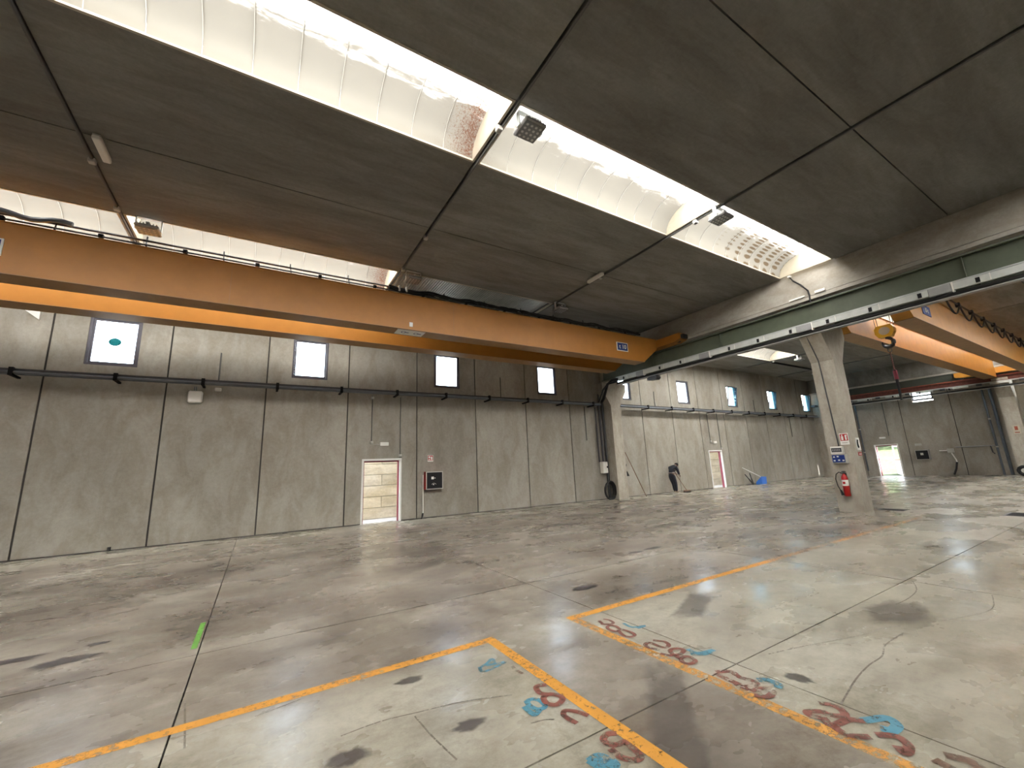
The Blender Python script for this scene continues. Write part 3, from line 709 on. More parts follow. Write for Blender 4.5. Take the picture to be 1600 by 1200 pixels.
conduit([(25.6, 9.6, 7.11), (25.6, 13.6, 7.11)], .02, 'grey ceiling conduit by the small roof light in the far bay', boxes=((25.6, 12.0, 7.09),))
conduit([(25.8, 12.16, 7.09), (30.9, 12.16, 7.09)], .05, 'thick black pipe on the far bay ceiling left of the pillar', mat='black_plastic')
conduit([(31.0, 7, 7.11), (31.0, 14.4, 7.11)], .02, 'grey conduit along the last ceiling joint before the far wall')
# cable dropping over the concrete beam above the front pillar
t = conduit([(13.90, 5.62, 7.1), (13.90, 5.55, 6.95), (13.92, 5.38, 6.75), (13.93, 5.22, 6.5), (13.93, 5.2, 6.32), (13.89, 5.2, 6.2), (13.9, 5.2, 6.1)], .022, 'short black cable bending down the concrete beam above the front pillar', mat='black_plastic', cat='cable', name='cable')
MB().bbox(13.84, 13.96, 5.58, 5.66, 7.08, 7.14, .01).build('cable_clip', 'white_plastic', t)
MB().box(13.88, 13.93, 4.78, 5.04, 6.33, 6.4).build('trunking_piece', 'white_plastic', t); MB().box(13.88, 13.93, 5.32, 5.75, 6.325, 6.37).build('trunking_piece', 'white_plastic', t)
# small dark spotlight under the green beam
t = empty('spotlight', (13.66, 11.0, 4.9), 'small dark spotlight hanging under the green crane beam', 'lamp')
MB().prism([(10.78, 4.96), (10.86, 4.88), (11.22, 4.91), (11.30, 4.98), (11.2, 5.048), (10.82, 5.048)], 0, 13.56, 13.80).build('housing', 'dark_metal', t)
MB().box(13.57, 13.79, 11.24, 11.31, 4.91, 4.97).build('lens', 'white_plastic', t)

# ================================================================ WALL SERVICES
def trunk(x0, x1, brs, label, ends=False):
    t = empty('wall_trunking', ((x0 + x1) / 2, 14.3, 4.30), label, 'rail')
    MB().box(x0, x1, 14.20, 14.33, 4.30, 4.385).build('lower_rail', 'galvanised' if False else 'tray_dark', t)
    MB().box(x0, x1, 14.22, 14.36, 4.40, 4.44).build('upper_rail', 'dark_metal', t)
    MB().tube([(x0, 14.17, 4.335), (x1, 14.17, 4.335)], .03, 8).build('rail_tube', 'tray_grey', t)
    for x in brs:
        c = MB().box(x - .03, x + .03, 14.12, 14.599, 4.255, 4.30).box(x - .04, x + .04, 14.13, 14.2, 4.26, 4.455).build('bracket', 'black_plastic', t)
    return t
trunk(-9.2, 13.6, [-6.98 + 1.83 * k for k in range(12)], 'long dark wall rail with clamps below the windows, left of the wall pillar')
trunk(14.9, 35.4, [16.87 + 1.85 * k for k in range(10)], 'long dark wall rail with clamps below the far bay windows')
def wallbox(name, x0, x1, z0, z1, d, mat, label, cat, b_=.02, lid=True):
    t = empty(name, ((x0 + x1) / 2, YB, z0), label, cat)
    MB().bbox(x0, x1, YB - d, YB - .001, z0, z1, b_).build('body', mat, t)
    if lid: MB().bbox(x0 + .02, x1 - .02, YB - d - .012, YB - d + .01, z0 + .02, z1 - .02, .008).build('cover', mat, t)
    return t
t = wallbox('junction_box', -1.84, -1.50, 3.80, 4.15, .14, 'white_plastic', 'square white box on the wall below the trunking, right of the leftmost window', 'box', .04)
MB().tube([(-1.70, 14.5, 4.15), (-1.70, 14.5, 4.27)], .012, 6).build('cable', 'tray_dark', t); MB().tube([(-1.66, 14.5, 4.15), (-1.66, 14.5, 4.27)], .012, 6).build('cable', 'tray_dark', t)
wallbox('junction_box', -1.24, -1.08, 4.18, 4.28, .08, 'white_plastic', 'tiny white box just under the rail right of the square box', 'box', .015, False)
for x, z0, z1, lb in ((-1.17, 4.45, 5.35, 'thin wall conduit above the rail between the first two windows'), (8.42, 4.45, 5.34, 'thin wall conduit above the rail between the third and fourth windows'), (17.9, 4.45, 5.3, 'thin wall conduit above the rail just beyond the wall pillar'),
                      (27.6, 4.45, 5.3, 'thin wall conduit above the rail in the middle of the far bay'), (12.93, 2.7, 4.28, 'thin vertical conduit below the rail left of the wall pillar'), (31.9, 2.9, 4.28, 'thin vertical conduit below the rail near the far corner')):
    conduit([(x, 14.575, z0), (x, 14.575, z1)], .018, lb)
def exitset(xc, xd, xs, zx, zt, lb1, lb2, lb3):
    conduit([(xc, 14.575, 4.28), (xc, 14.575, zt)], .016, lb1, boxes=((xc, 14.56, 4.2), (xc, 14.56, zt)))
    t = empty('exit_light', (xs, YB, zx), lb2, 'lamp'); MB().bbox(xs - .15, xs + .15, YB - .07, YB - .001, zx, zx + .13, .012).build('body', 'white_plastic', t)
    MB().box(xs - .135, xs + .135, YB - .075, YB - .07, zx + .015, zx + .115).build('diffuser', 'label_white', t)
    MB().tube([(xc, 14.58, zx + .06), (xs - .15, 14.58, zx + .06)], .008, 6).build('cable', 'grey_plastic', t)
    conduit([(xd, 14.575, 4.28), (xd, 14.575, 2.24)], .016, lb3, boxes=((xd, 14.56, 2.2),))
exitset(3.25, 4.24, 3.68, 2.54, 2.66, 'thin conduit dropping to the exit light over the left door', 'small white emergency light above the left doorway', 'thin conduit dropping to the top right corner of the left doorway')
exitset(22.34, 23.3, 22.75, 2.5, 2.62, 'thin conduit dropping to the light over the second doorway', 'small white emergency light above the second doorway', 'thin conduit dropping beside the second doorway')
# fire hose cabinet beside the left door
def hosecab(x0, x1, z0, z1, label, axis=1, bmx='signal_red'):
    def bx(m, a0, a1, d0, d1, q0, q1): return m.box(a0, a1, YB - d1, YB - d0, q0, q1) if axis == 1 else m.box(XR - d1, XR - d0, a0, a1, q0, q1)
    t = empty('fire_hose_cabinet', ((x0 + x1) / 2, YB, z0) if axis == 1 else (XR, (x0 + x1) / 2, z0), label, 'cabinet')
    m = MB(); bx(m, x0, x1, .001, .2, z0, z0 + .015); bx(m, x0, x1, .001, .2, z1 - .015, z1); bx(m, x0, x0 + .015, .001, .2, z0 + .015, z1 - .015); bx(m, x1 - .015, x1, .001, .2, z0 + .015, z1 - .015); bx(m, x0 + .015, x1 - .015, .001, .02, z0 + .015, z1 - .015)
    m.build('box', bmx, t)
    m = MB(); f = .03
    for s_ in ((x0, x1, z0, z0 + f), (x0, x1, z1 - f, z1), (x0, x0 + f, z0 + f, z1 - f), (x1 - f, x1, z0 + f, z1 - f)): bx(m, s_[0], s_[1], .2, .22, s_[2], s_[3])
    d = m.build('door', 'grey_plastic', t)
    bx(MB(), x0 + f, x1 - f, .205, .212, z0 + f, z1 - f).build('door_pane', 'black_plastic', d)
    xc, zc = (x0 + x1) / 2 - .06, (z0 + z1) / 2
    if axis == 1:
        m = MB().box(xc - .06, xc + .03, YB - .217, YB - .213, zc + .04, zc + .13).box(xc + .05, xc + .09, YB - .217, YB - .213, zc + .07, zc + .09); m.build('pictogram', 'label_white', d)
        MB().tube([(xc + .03 + .09 * math.cos(a), YB - .216, zc - .17 + .07 * math.sin(a)) for a in [math.radians(k) for k in range(20, 170, 15)]], .008, 4).build('pictogram', 'grey_plastic', d)
        MB().box(xc, xc + .04, YB - .217, YB - .213, zc - .16, zc - .13).build('pictogram', 'label_white', d)
    else: MB().box(XR - .217, XR - .213, xc, xc + .14, zc - .02, zc + .12).build('pictogram', 'label_white', d)
    return t
hosecab(5.12, 5.76, .98, 1.60, 'red fire hose cabinet with black front right of the left doorway')
hosecab(8.83, 9.47, 1.0, 1.6, 'fire hose cabinet with black front on the far right wall', 0, 'conduit_grey')
t = conduit([(5.07, 14.56, 1.5), (5.07, 14.56, .25), (5.05, 14.52, .15)], .018, 'thin white water pipe below the left hose cabinet', mat='white_plastic')
MB().tube([(5.05, 14.52, .18), (5.02, 14.5, .09), (4.98, 14.48, .001)], .03, 8).build('valve', 'black_rubber', t)
t = empty('fire_hose_sign', (5.36, YB, 1.97), 'small red and white hose sign above the left hose cabinet', 'sign')
MB().box(5.25, 5.47, YB - .012, YB - .001, 1.96, 2.19).build('plate', 'label_white', t); MB().box(5.265, 5.455, YB - .015, YB - .012, 2.0, 2.175).build('red_field', 'signal_red', t)
m = MB().box(5.29, 5.35, YB - .018, YB - .015, 2.09, 2.15).box(5.37, 5.43, YB - .018, YB - .015, 2.02, 2.14).box(5.29, 5.34, YB - .018, YB - .015, 2.02, 2.06); m.build('pictogram', 'label_white', t)
# white triangular plate above the crane girders at the left edge
t = MB().prism([(-5.32, 6.05), (-5.0, 6.07), (-5.0, 5.80)], 1, YB - .05, YB - .0005).build('triangular_plate', 'white_paint'); tag(t, 'small white triangular plate on the wall left of the leftmost window', 'plate')
st_ = MB().tube([(-3.05, 14.57, .0), (-3.05, 14.57, .10)], .035, 8).build('floor_stub', 'black_rubber'); tag(st_, 'small black stub at the foot of the left wall', 'stub')

# pipes, box and hose at the wall pillar
for x, y, r, lb, z0 in ((13.55, 14.52, .035, 'outermost dark pipe left of the wall pillar', 1.7), (13.78, 14.5, .05, 'middle dark pipe left of the wall pillar', 1.72), (14.0, 14.5, .06, 'dark pipe tight against the wall pillar', .0)):
    conduit([(x, y, z0), (x, y, 4.25), (x, y - .02, 4.9 if r > .04 else 4.27)], r, lb, mat='dark_metal')
t = wallbox('switch_box', 13.62, 13.92, 1.18, 1.70, .22, 'white_plastic', 'white switch box on the wall left of the wall pillar', 'box')
MB().bbox(13.82, 13.88, YB - .27, YB - .23, 1.42, 1.50, .01).build('switch', 'black_plastic', t)
hz = MB()
for k in range(4):
    hz.tube([(13.80 + (.26 + .02 * k) * math.cos(a), 14.33 - .045 * k, .40 + (.36 + .02 * k) * math.sin(a)) for a in [i * math.pi / 12 for i in range(24)]], .024, 6, close=True)
tag(hz.build('coiled_hose', 'black_rubber'), 'coiled dark hose standing by the foot of the wall pillar', 'hose')
cb = MB(); cb.tube([(13.62, 12.9, 5.3), (13.6, 13.3, 5.34), (13.6, 13.62, 5.2), (13.62, 13.8, 4.9), (13.62, 13.95, 4.6), (13.6, 14.1, 4.45)], .06, 8)
cb.tube([(13.5, 12.9, 5.2), (13.42, 13.4, 5.18), (13.38, 13.7, 4.95), (13.4, 13.95, 4.6), (13.45, 14.1, 4.45)], .045, 8)
tag(cb.build('looped_cable', 'black_rubber'), 'thick black cables curving down from the green beam end to the wall rail', 'cable')
# dark supply pipes on the far wall
for y, r, lb in ((12.45, .04, 'left one of two thin dark pipes down the far wall behind the front pillar'), (12.1, .04, 'right one of two thin dark pipes down the far wall behind the front pillar'), (5.95, .05, 'dark pipe down the far wall left of the far pillar'), (5.65, .07, 'thick dark pipe tight against the far pillar')):
    conduit([(36.1, y, .35 if y > 10 else .02), (36.1, y, 4.95)], r, lb, mat='tray_dark', boxes=((36.1, y, 3.2), (36.1, y, 1.6)))
conduit([(36.16, 10.62, 4.9), (36.16, 10.62, 2.62)], .022, 'thin conduit dropping to the light over the far doorway')
t = empty('exit_light', (XR, 11.0, 2.46), 'small white emergency light above the far doorway', 'lamp'); MB().bbox(XR - .07, XR - .001, 10.82, 11.15, 2.46, 2.58, .012).build('body', 'white_plastic', t); MB().box(XR - .075, XR - .07, 10.84, 11.13, 2.475, 2.565).build('diffuser', 'label_white', t)
t = empty('wall_sign', (XR, 9.3, 1.9), 'small pale sign on the far wall above the hose cabinet', 'sign'); MB().box(XR - .012, XR - .001, 9.12, 9.45, 1.88, 2.02).build('plate', 'grey_plastic', t)
t = conduit([(36.12, 7.62, 1.68), (36.12, 6.02, 1.68)], .03, 'horizontal pipe on the far wall between the valve and the far pillar', mat='conduit_grey')
MB().tube([(36.12, 6.2, 1.68), (36.12, 6.17, 1.3), (36.05, 6.1, 1.22)], .03, 8).build('tap', 'dark_metal', t)
t = empty('valve_group', (36.1, 7.9, 1.3), 'pale valve with a black hose reaching the floor on the far wall', 'valve')
MB().bbox(36.0, 36.19, 7.72, 8.0, 1.35, 1.62, .02).build('valve_body', 'grey_plastic', t); MB().tube([(36.1, 8.0, 1.5), (36.1, 8.36, 1.5)], .035, 8).build('outlet', 'white_plastic', t)
MB().tube([(36.08, 7.85, 1.35), (36.08, 7.72, .95), (36.05, 7.7, .8)], .03, 8).build('riser', 'white_plastic', t); MB().tube([(36.05, 7.7, .8), (36.03, 7.8, .4), (36.02, 7.95, .05)], .05, 8).build('hose', 'black_rubber', t)
t = empty('notice', (35.6, 5.0, 2.3), 'white notice with red print on the far pillar', 'sign')
MB().box(35.605, 35.619, 4.86, 5.12, 2.25, 2.72).build('plate', 'curb_cream', t); MB().box(35.60, 35.605, 4.9, 5.08, 2.3, 2.35).box(35.60, 35.605, 4.93, 5.05, 2.45, 2.66).build('print', 'rust_red', t)
# spare wheel leaning at the far pillar
t = empty('wheel', (35.0, 5.05, 0), 'black rubber wheel on the floor in front of the far pillar', 'wheel')
MB().tube([(35.0 + .03 * math.sin(a), 5.03 + .20 * math.cos(a), .285 + .20 * math.sin(a)) for a in [k * math.pi / 12 for k in range(24)]], .085, 8, close=True).build('tyre', 'black_rubber', t)
MB().prism([(5.03 + .12 * math.cos(k * math.pi / 8), .285 + .12 * math.sin(k * math.pi / 8)) for k in range(16)], 0, 34.96, 35.04).build('rim', 'grey_plastic', t)
MB().box(35.1, 35.55, 4.7, 4.8, .2, .28).build('axle_frame', 'black_plastic', t)

# ================================================================ FRONT PILLAR FITTINGS
PX = 14.1
def pb(m, y0, y1, d0, d1, z0, z1): return m.box(PX - d1, PX - d0, y0, y1, z0, z1)
t = empty('extinguisher_sign', (PX, 5.12, 1.85), 'white sign with red extinguisher pictogram high on the front pillar', 'sign')
pb(MB(), 5.02, 5.23, .001, .01, 1.84, 2.16).build('plate', 'label_white', t); pb(MB(), 5.035, 5.215, .01, .014, 1.95, 2.14).build('red_field', 'signal_red', t)
m = MB(); pb(m, 5.14, 5.19, .014, .018, 1.97, 2.08); pb(m, 5.15, 5.18, .014, .018, 2.09, 2.12); pb(m, 5.06, 5.10, .014, .018, 1.97, 2.11); pb(m, 5.05, 5.065, .014, .018, 2.08, 2.12); m.build('pictogram', 'label_white', t)
pb(MB(), 5.06, 5.19, .01, .013, 1.88, 1.905).build('caption', 'grey_plastic', t)
t = empty('weighing_display', (PX, 5.32, 1.58), 'pale wall unit with a dark display on the front pillar', 'device')
MB().bbox(PX - .12, PX - .001, 5.17, 5.47, 1.59, 1.80, .012).build('housing', 'white_plastic', t); pb(MB(), 5.20, 5.44, .12, .128, 1.645, 1.76).build('display', 'display_dark', t)
m = MB()
for k in range(5): pb(m, 5.235 + k * .04, 5.255 + k * .04, .128, .131, 1.68, 1.73)
m.build('digits', 'conduit_grey', t)
t = empty('keypad_box', (PX, 5.3, 1.33), 'grey box with blue keypad front on the pillar under the display', 'device')
MB().bbox(PX - .14, PX - .001, 5.11, 5.46, 1.33, 1.575, .012).build('housing', 'grey_plastic', t); pb(MB(), 5.15, 5.45, .14, .147, 1.36, 1.565).build('blue_front', 'sign_blue', t)
for y, z in ((5.40, 1.51), (5.31, 1.52), (5.40, 1.41), (5.29, 1.42), (5.19, 1.41)):
    m = MB(); pb(m, y - .022, y + .022, .147, .154, z - .018, z + .018); m.build('key', 'label_white', t)
t = empty('sticker', (PX, 5.46, 1.17), 'yellowish torn sticker on the front pillar under the keypad', 'sticker'); pb(MB(), 5.38, 5.53, .001, .005, 1.18, 1.27).build('paper', 'curb_cream', t)
t = empty('fire_extinguisher', (PX - .1, 5.27, .43), 'red fire extinguisher with a white label hanging on the front pillar', 'extinguisher')
r = .075; xc, yc = PX - .1, 5.27
MB().tube([(xc, yc, .44), (xc, yc, .46), (xc, yc, .93), (xc, yc, .98), (xc, yc, 1.02), (xc, yc, 1.05)], [.06, r, r, .06, .035, .025], 16).build('cylinder', 'signal_red', t)
MB().tube([(xc, yc, .72), (xc, yc, .88)], r + .002, 16, cap=False).build('label', 'label_white', t)['label'] = 'white printed label'
MB().box(xc - r - .006, xc - r - .002, yc - .03, yc + .03, .77, .83).build('label_print', 'signal_red', t)
MB().box(xc - .02, xc + .02, yc - .05, yc + .07, 1.05, 1.075).box(xc - .015, xc + .015, yc - .06, yc + .05, 1.09, 1.11).box(xc - .02, xc + .02, yc - .025, yc + .025, 1.045, 1.12).build('valve_handle', 'dark_metal', t)
MB().tube([(xc - .01, yc + .03, 1.06), (xc - .02, yc + .10, 1.09), (xc - .03, yc + .17, 1.03), (xc - .03, yc + .20, .9), (xc - .03, yc + .18, .72), (xc - .03, yc + .13, .58)], .013, 8).build('hose', 'black_rubber', t)
MB().tube([(xc - .03, yc + .13, .60), (xc - .03, yc + .10, .46)], [.022, .036], 10).build('horn', 'black_rubber', t)
MB().box(PX - .03, PX - .001, yc - .03, yc + .03, .9, 1.06).build('bracket', 'dark_metal', t)
conduit([(13.66, 5.38, 5.05), (14.065, 5.36, 4.33), (14.078, 5.35, 4.0), (14.078, 5.28, 1.8)], .018, 'thin grey cable running down the face of the front pillar', name='cable', cat='cable', mat='dark_metal')
t = empty('phone_sign', (14.57, 5.0, 1.66), 'white sign with a black curved symbol on the right side of the front pillar', 'sign')
MB().box(14.44, 14.69, 4.988, 4.999, 1.67, 2.02).build('plate', 'label_white', t)
MB().tube([(14.57 - .07 * math.cos(a), 4.985, 1.85 + .12 * math.sin(a)) for a in [math.radians(k) for k in range(-70, 80, 15)]], [.01, .02, .026, .026, .024, .022, .022, .024, .026, .022][:10], 6).build('symbol', 'black_plastic', t)
t = empty('red_plate', (14.57, 5.0, 1.5), 'small dark red plate under the curved symbol sign on the pillar', 'sign'); MB().box(14.46, 14.68, 4.99, 4.999, 1.52, 1.62).build('plate', 'signal_red', t); MB().box(14.49, 14.65, 4.987, 4.99, 1.555, 1.575).build('print', 'label_white', t)

# ================================================================ LOOSE THINGS
t = empty('leaning_rod', (15.9, 14.0, 0), 'long thin dark rod leaning on the wall right of the wall pillar', 'rod')
MB().tube([(15.88, 14.02, .0), (15.30, 14.55, 2.12)], .018, 6).build('shaft', 'wood_brown', t); MB().tube([(15.88, 14.02, .0), (15.875, 14.025, .03)], .026, 8).build('ferrule', 'black_rubber', t)
t = empty('hanging_tool', (15.28, 14.55, 1.0), 'small black tool hanging on the wall beside the leaning rod', 'tool')
MB().tube([(15.25, 14.56, 1.55), (15.25, 14.56, 1.45)], .05, 8).build('grip', 'black_plastic', t); MB().tube([(15.25, 14.56, 1.45), (15.28, 14.56, 1.15)], .015, 6).build('stem', 'black_plastic', t)
MB().prism([(15.18, .98), (15.42, .98), (15.30, 1.2)], 1, 14.52, 14.59).build('head', 'black_plastic', t)
t = empty('dustpan', (26.2, 14.0, 0), 'blue long-handled dustpan with a white stick beyond the second doorway', 'dustpan')
MB().prism([(25.95, .0), (26.45, .0), (26.5, .42), (26.0, .45)], 1, 13.95, 14.0).box(25.95, 26.45, 14.0, 14.32, 0, .02).prism([(14.0, .02), (14.32, .02), (14.3, .12), (14.0, .42)], 0, 25.95, 25.97).prism([(14.0, .02), (14.32, .02), (14.3, .12), (14.0, .42)], 0, 26.44, 26.46).build('pan', 'bin_blue', t)
MB().tube([(26.15, 14.0, .38), (24.95, 14.45, 1.02)], .022, 8).build('handle', 'label_white', t)
for k, (a, b_) in enumerate((((25.5, 14.25, .02), (25.2, 14.5, .62)), ((25.6, 14.3, .02), (25.72, 14.5, .66)))):
    t = empty('hand_brush', a, ('black brush leaning left in the V of two beside the blue dustpan', 'black brush leaning right in the V of two beside the blue dustpan')[k], 'brush')
    v_ = Vector(b_) - Vector(a); mid = Vector(a) + v_ * .5
    MB().tube([a, tuple(mid)], [.05, .035], 8).build('bristles', 'black_rubber', t); MB().tube([tuple(mid), b_], .025, 8).build('handle', 'black_plastic', t)
def drain(x0, x1, y0, y1, label):
    t = empty('floor_drain', ((x0 + x1) / 2, (y0 + y1) / 2, 0), label, 'drain')
    MB().box(x0, x1, y0, y0 + .03, 0, .006).box(x0, x1, y1 - .03, y1, 0, .006).box(x0, x0 + .03, y0 + .03, y1 - .03, 0, .006).box(x1 - .03, x1, y0 + .03, y1 - .03, 0, .006).build('frame', 'dark_metal', t)
    m = MB()
    n = int((x1 - x0 - .06) / .05)
    for k in range(n): m.box(x0 + .035 + k * .05, x0 + .06 + k * .05, y0 + .03, y1 - .03, .001, .005)
    m.build('grate', 'black_plastic', t)
drain(15.0, 15.45, 4.45, 5.05, 'dark floor drain behind the foot of the front pillar')
drain(15.1, 15.9, 2.0, 2.7, 'dark floor drain at the right edge of the picture')

# worker sweeping
wk = empty('person', (18.05, 14.05, 0), 'person in dark work clothes bending forward and sweeping by the far bay wall', 'person')
def skin(nodes, edges, name, mat, parent, sub=2, root=0):
    me = bpy.data.meshes.new(name); me.from_pydata([n[0] for n in nodes], edges, []); o = bpy.data.objects.new(name, me); COL.objects.link(o)
    sm_ = o.modifiers.new('s', 'SKIN'); sd = o.modifiers.new('d', 'SUBSURF'); sd.levels = sub; sd.render_levels = sub
    for i, n in enumerate(nodes):
        sv = me.skin_vertices[0].data[i]; sv.radius = n[1] if isinstance(n[1], tuple) else (n[1], n[1]); sv.use_root = (i == root)
    bpy.context.view_layer.update()
    m2 = bpy.data.meshes.new_from_object(o.evaluated_get(bpy.context.evaluated_depsgraph_get())); bpy.data.objects.remove(o)
    m2.materials.clear(); m2.materials.append(MATS[mat]); m2.polygons.foreach_set('use_smooth', [True] * len(m2.polygons)); m2.name = name
    return place(m2, name, parent)
B = (18.0, 14.05)
def q(x, y, z): return (B[0] + x, B[1] + y, z)
# pelvis 0, spine 1, chest 2, neck 3, head base 4, head 5, crown 6; arms; legs
body = [(q(-.10, 0, .93), (.125, .15)), (q(-.06, 0, 1.08), (.11, .135)), (q(.07, 0, 1.27), (.12, .16)), (q(.22, 0, 1.37), (.055, .055)), (q(.31, 0, 1.38), (.06, .06)), (q(.38, 0, 1.36), (.095, .08)), (q(.44, 0, 1.38), (.085, .075)),
        (q(.09, -.18, 1.28), .07), (q(.20, -.20, 1.03), .05), (q(.38, -.10, .90), .036), (q(.09, .18, 1.28), .07), (q(.26, .20, 1.06), .05), (q(.33, .05, .99), .036),
        (q(-.08, -.09, .86), .105), (q(.02, -.10, .48), .072), (q(.04, -.10, .10), .048), (q(-.08, .09, .86), .105), (q(.10, .10, .48), .072), (q(.14, .10, .10), .048),
        (q(.16, -.11, .04), .038), (q(.27, .11, .04), .038)]
be = [(0, 1), (1, 2), (2, 3), (3, 4), (4, 5), (5, 6), (2, 7), (7, 8), (8, 9), (2, 10), (10, 11), (11, 12), (0, 13), (13, 14), (14, 15), (0, 16), (16, 17), (17, 18), (15, 19), (18, 20)]
skin(body, be, 'body', 'skin', wk)
def sc(i, k=1.15):
    p, r_ = body[i]; return (p, tuple(v * k for v in (r_ if isinstance(r_, tuple) else (r_, r_))))
skin([(q(-.10, 0, .98), (.145, .175)), sc(1, 1.2), sc(2, 1.16), (q(.17, 0, 1.35), (.09, .10)), sc(7, 1.25), sc(8, 1.3), (tuple(Vector(body[9][0]) * .85 + Vector(body[8][0]) * .15), (.048, .048)), sc(10, 1.25), sc(11, 1.3), (tuple(Vector(body[12][0]) * .85 + Vector(body[11][0]) * .15), (.048, .048))],
     [(0, 1), (1, 2), (2, 3), (2, 4), (4, 5), (5, 6), (2, 7), (7, 8), (8, 9)], 'jacket', 'navy_cloth', wk)
skin([(q(-.08, 0, 1.03), (.12, .16)), (q(-.09, 0, .93), (.14, .175)), (q(-.08, -.09, .82), (.115, .115)), sc(14, 1.25), sc(15, 1.3), (q(-.08, .09, .82), (.115, .115)), sc(17, 1.25), sc(18, 1.3)],
     [(0, 1), (1, 2), (2, 3), (3, 4), (1, 5), (5, 6), (6, 7)], 'trousers', 'navy_cloth', wk)
MB().tube([q(-.215, 0, 1.03), q(-.17, .13, 1.02), q(-.04, .165, 1.03), q(.06, .10, 1.04), q(.09, 0, 1.04), q(.06, -.10, 1.04), q(-.04, -.165, 1.03), q(-.17, -.13, 1.02)], .013, 6, close=True).build('belt', 'conduit_grey', wk)
skin([(q(.29, 0, 1.40), (.085, .085)), (q(.38, 0, 1.42), (.115, .10)), (q(.45, 0, 1.41), (.095, .085))], [(0, 1), (1, 2)], 'hair', 'hair_black', wk)
hd = []
for sy, ax in ((-.095, .385), (.045, .335)):
    z_ = .885 if sy < 0 else .975
    palm = (q(ax, sy, z_), .026)
    nodes = [palm, (q(ax + .03, sy, z_ - .02), .026)]; ed = [(0, 1)]
    for k in range(4):
        oy = (k - 1.5) * .016; n = len(nodes); L = (.030, .036, .034, .026)[k]
        nodes += [(q(ax + .05, sy + oy, z_ - .035), .008), (q(ax + .05 + L * .4, sy + oy, z_ - .055 - L * .3), .008), (q(ax + .035, sy + oy, z_ - .075 - L * .3), .007)]; ed += [(1, n), (n, n + 1), (n + 1, n + 2)]
    n = len(nodes); nodes += [(q(ax + .01, sy + .03, z_ - .03), .009), (q(ax + .035, sy + .035, z_ - .055), .008)]; ed += [(0, n), (n, n + 1)]
    skin(nodes, ed, 'hand', 'skin', wk, 1)
for x, y in ((.06, -.105), (.16, .105)):
    skin([(q(x - .05, y, .045), (.045, .04)), (q(x + .07, y, .04), (.048, .034)), (q(x + .17, y, .032), (.04, .026))], [(0, 1), (1, 2)], 'shoe', 'shoe_grey', wk, 1, 1)
bw = empty('broom', (18.85, 14.1, 0), 'broom held by the person, its head on the floor', 'broom')
h0, h1 = Vector(q(.25, .12, 1.10)), Vector((18.85, 13.97, .09))
MB().tube([tuple(h0), tuple(h1)], .014, 8).build('handle', 'wood_brown', bw)
MB().bbox(18.62, 19.12, 13.93, 14.01, .06, .11, .012).build('head', 'wood_brown', bw)
m = MB()
for k in range(24): m.prism([(18.63 + k * .02, .06), (18.648 + k * .02, .06), (18.655 + k * .02, .001), (18.62 + k * .02, .001)], 1, 13.92, 14.02)
tag(m.build('bristles', 'black_rubber', bw), kind='stuff')

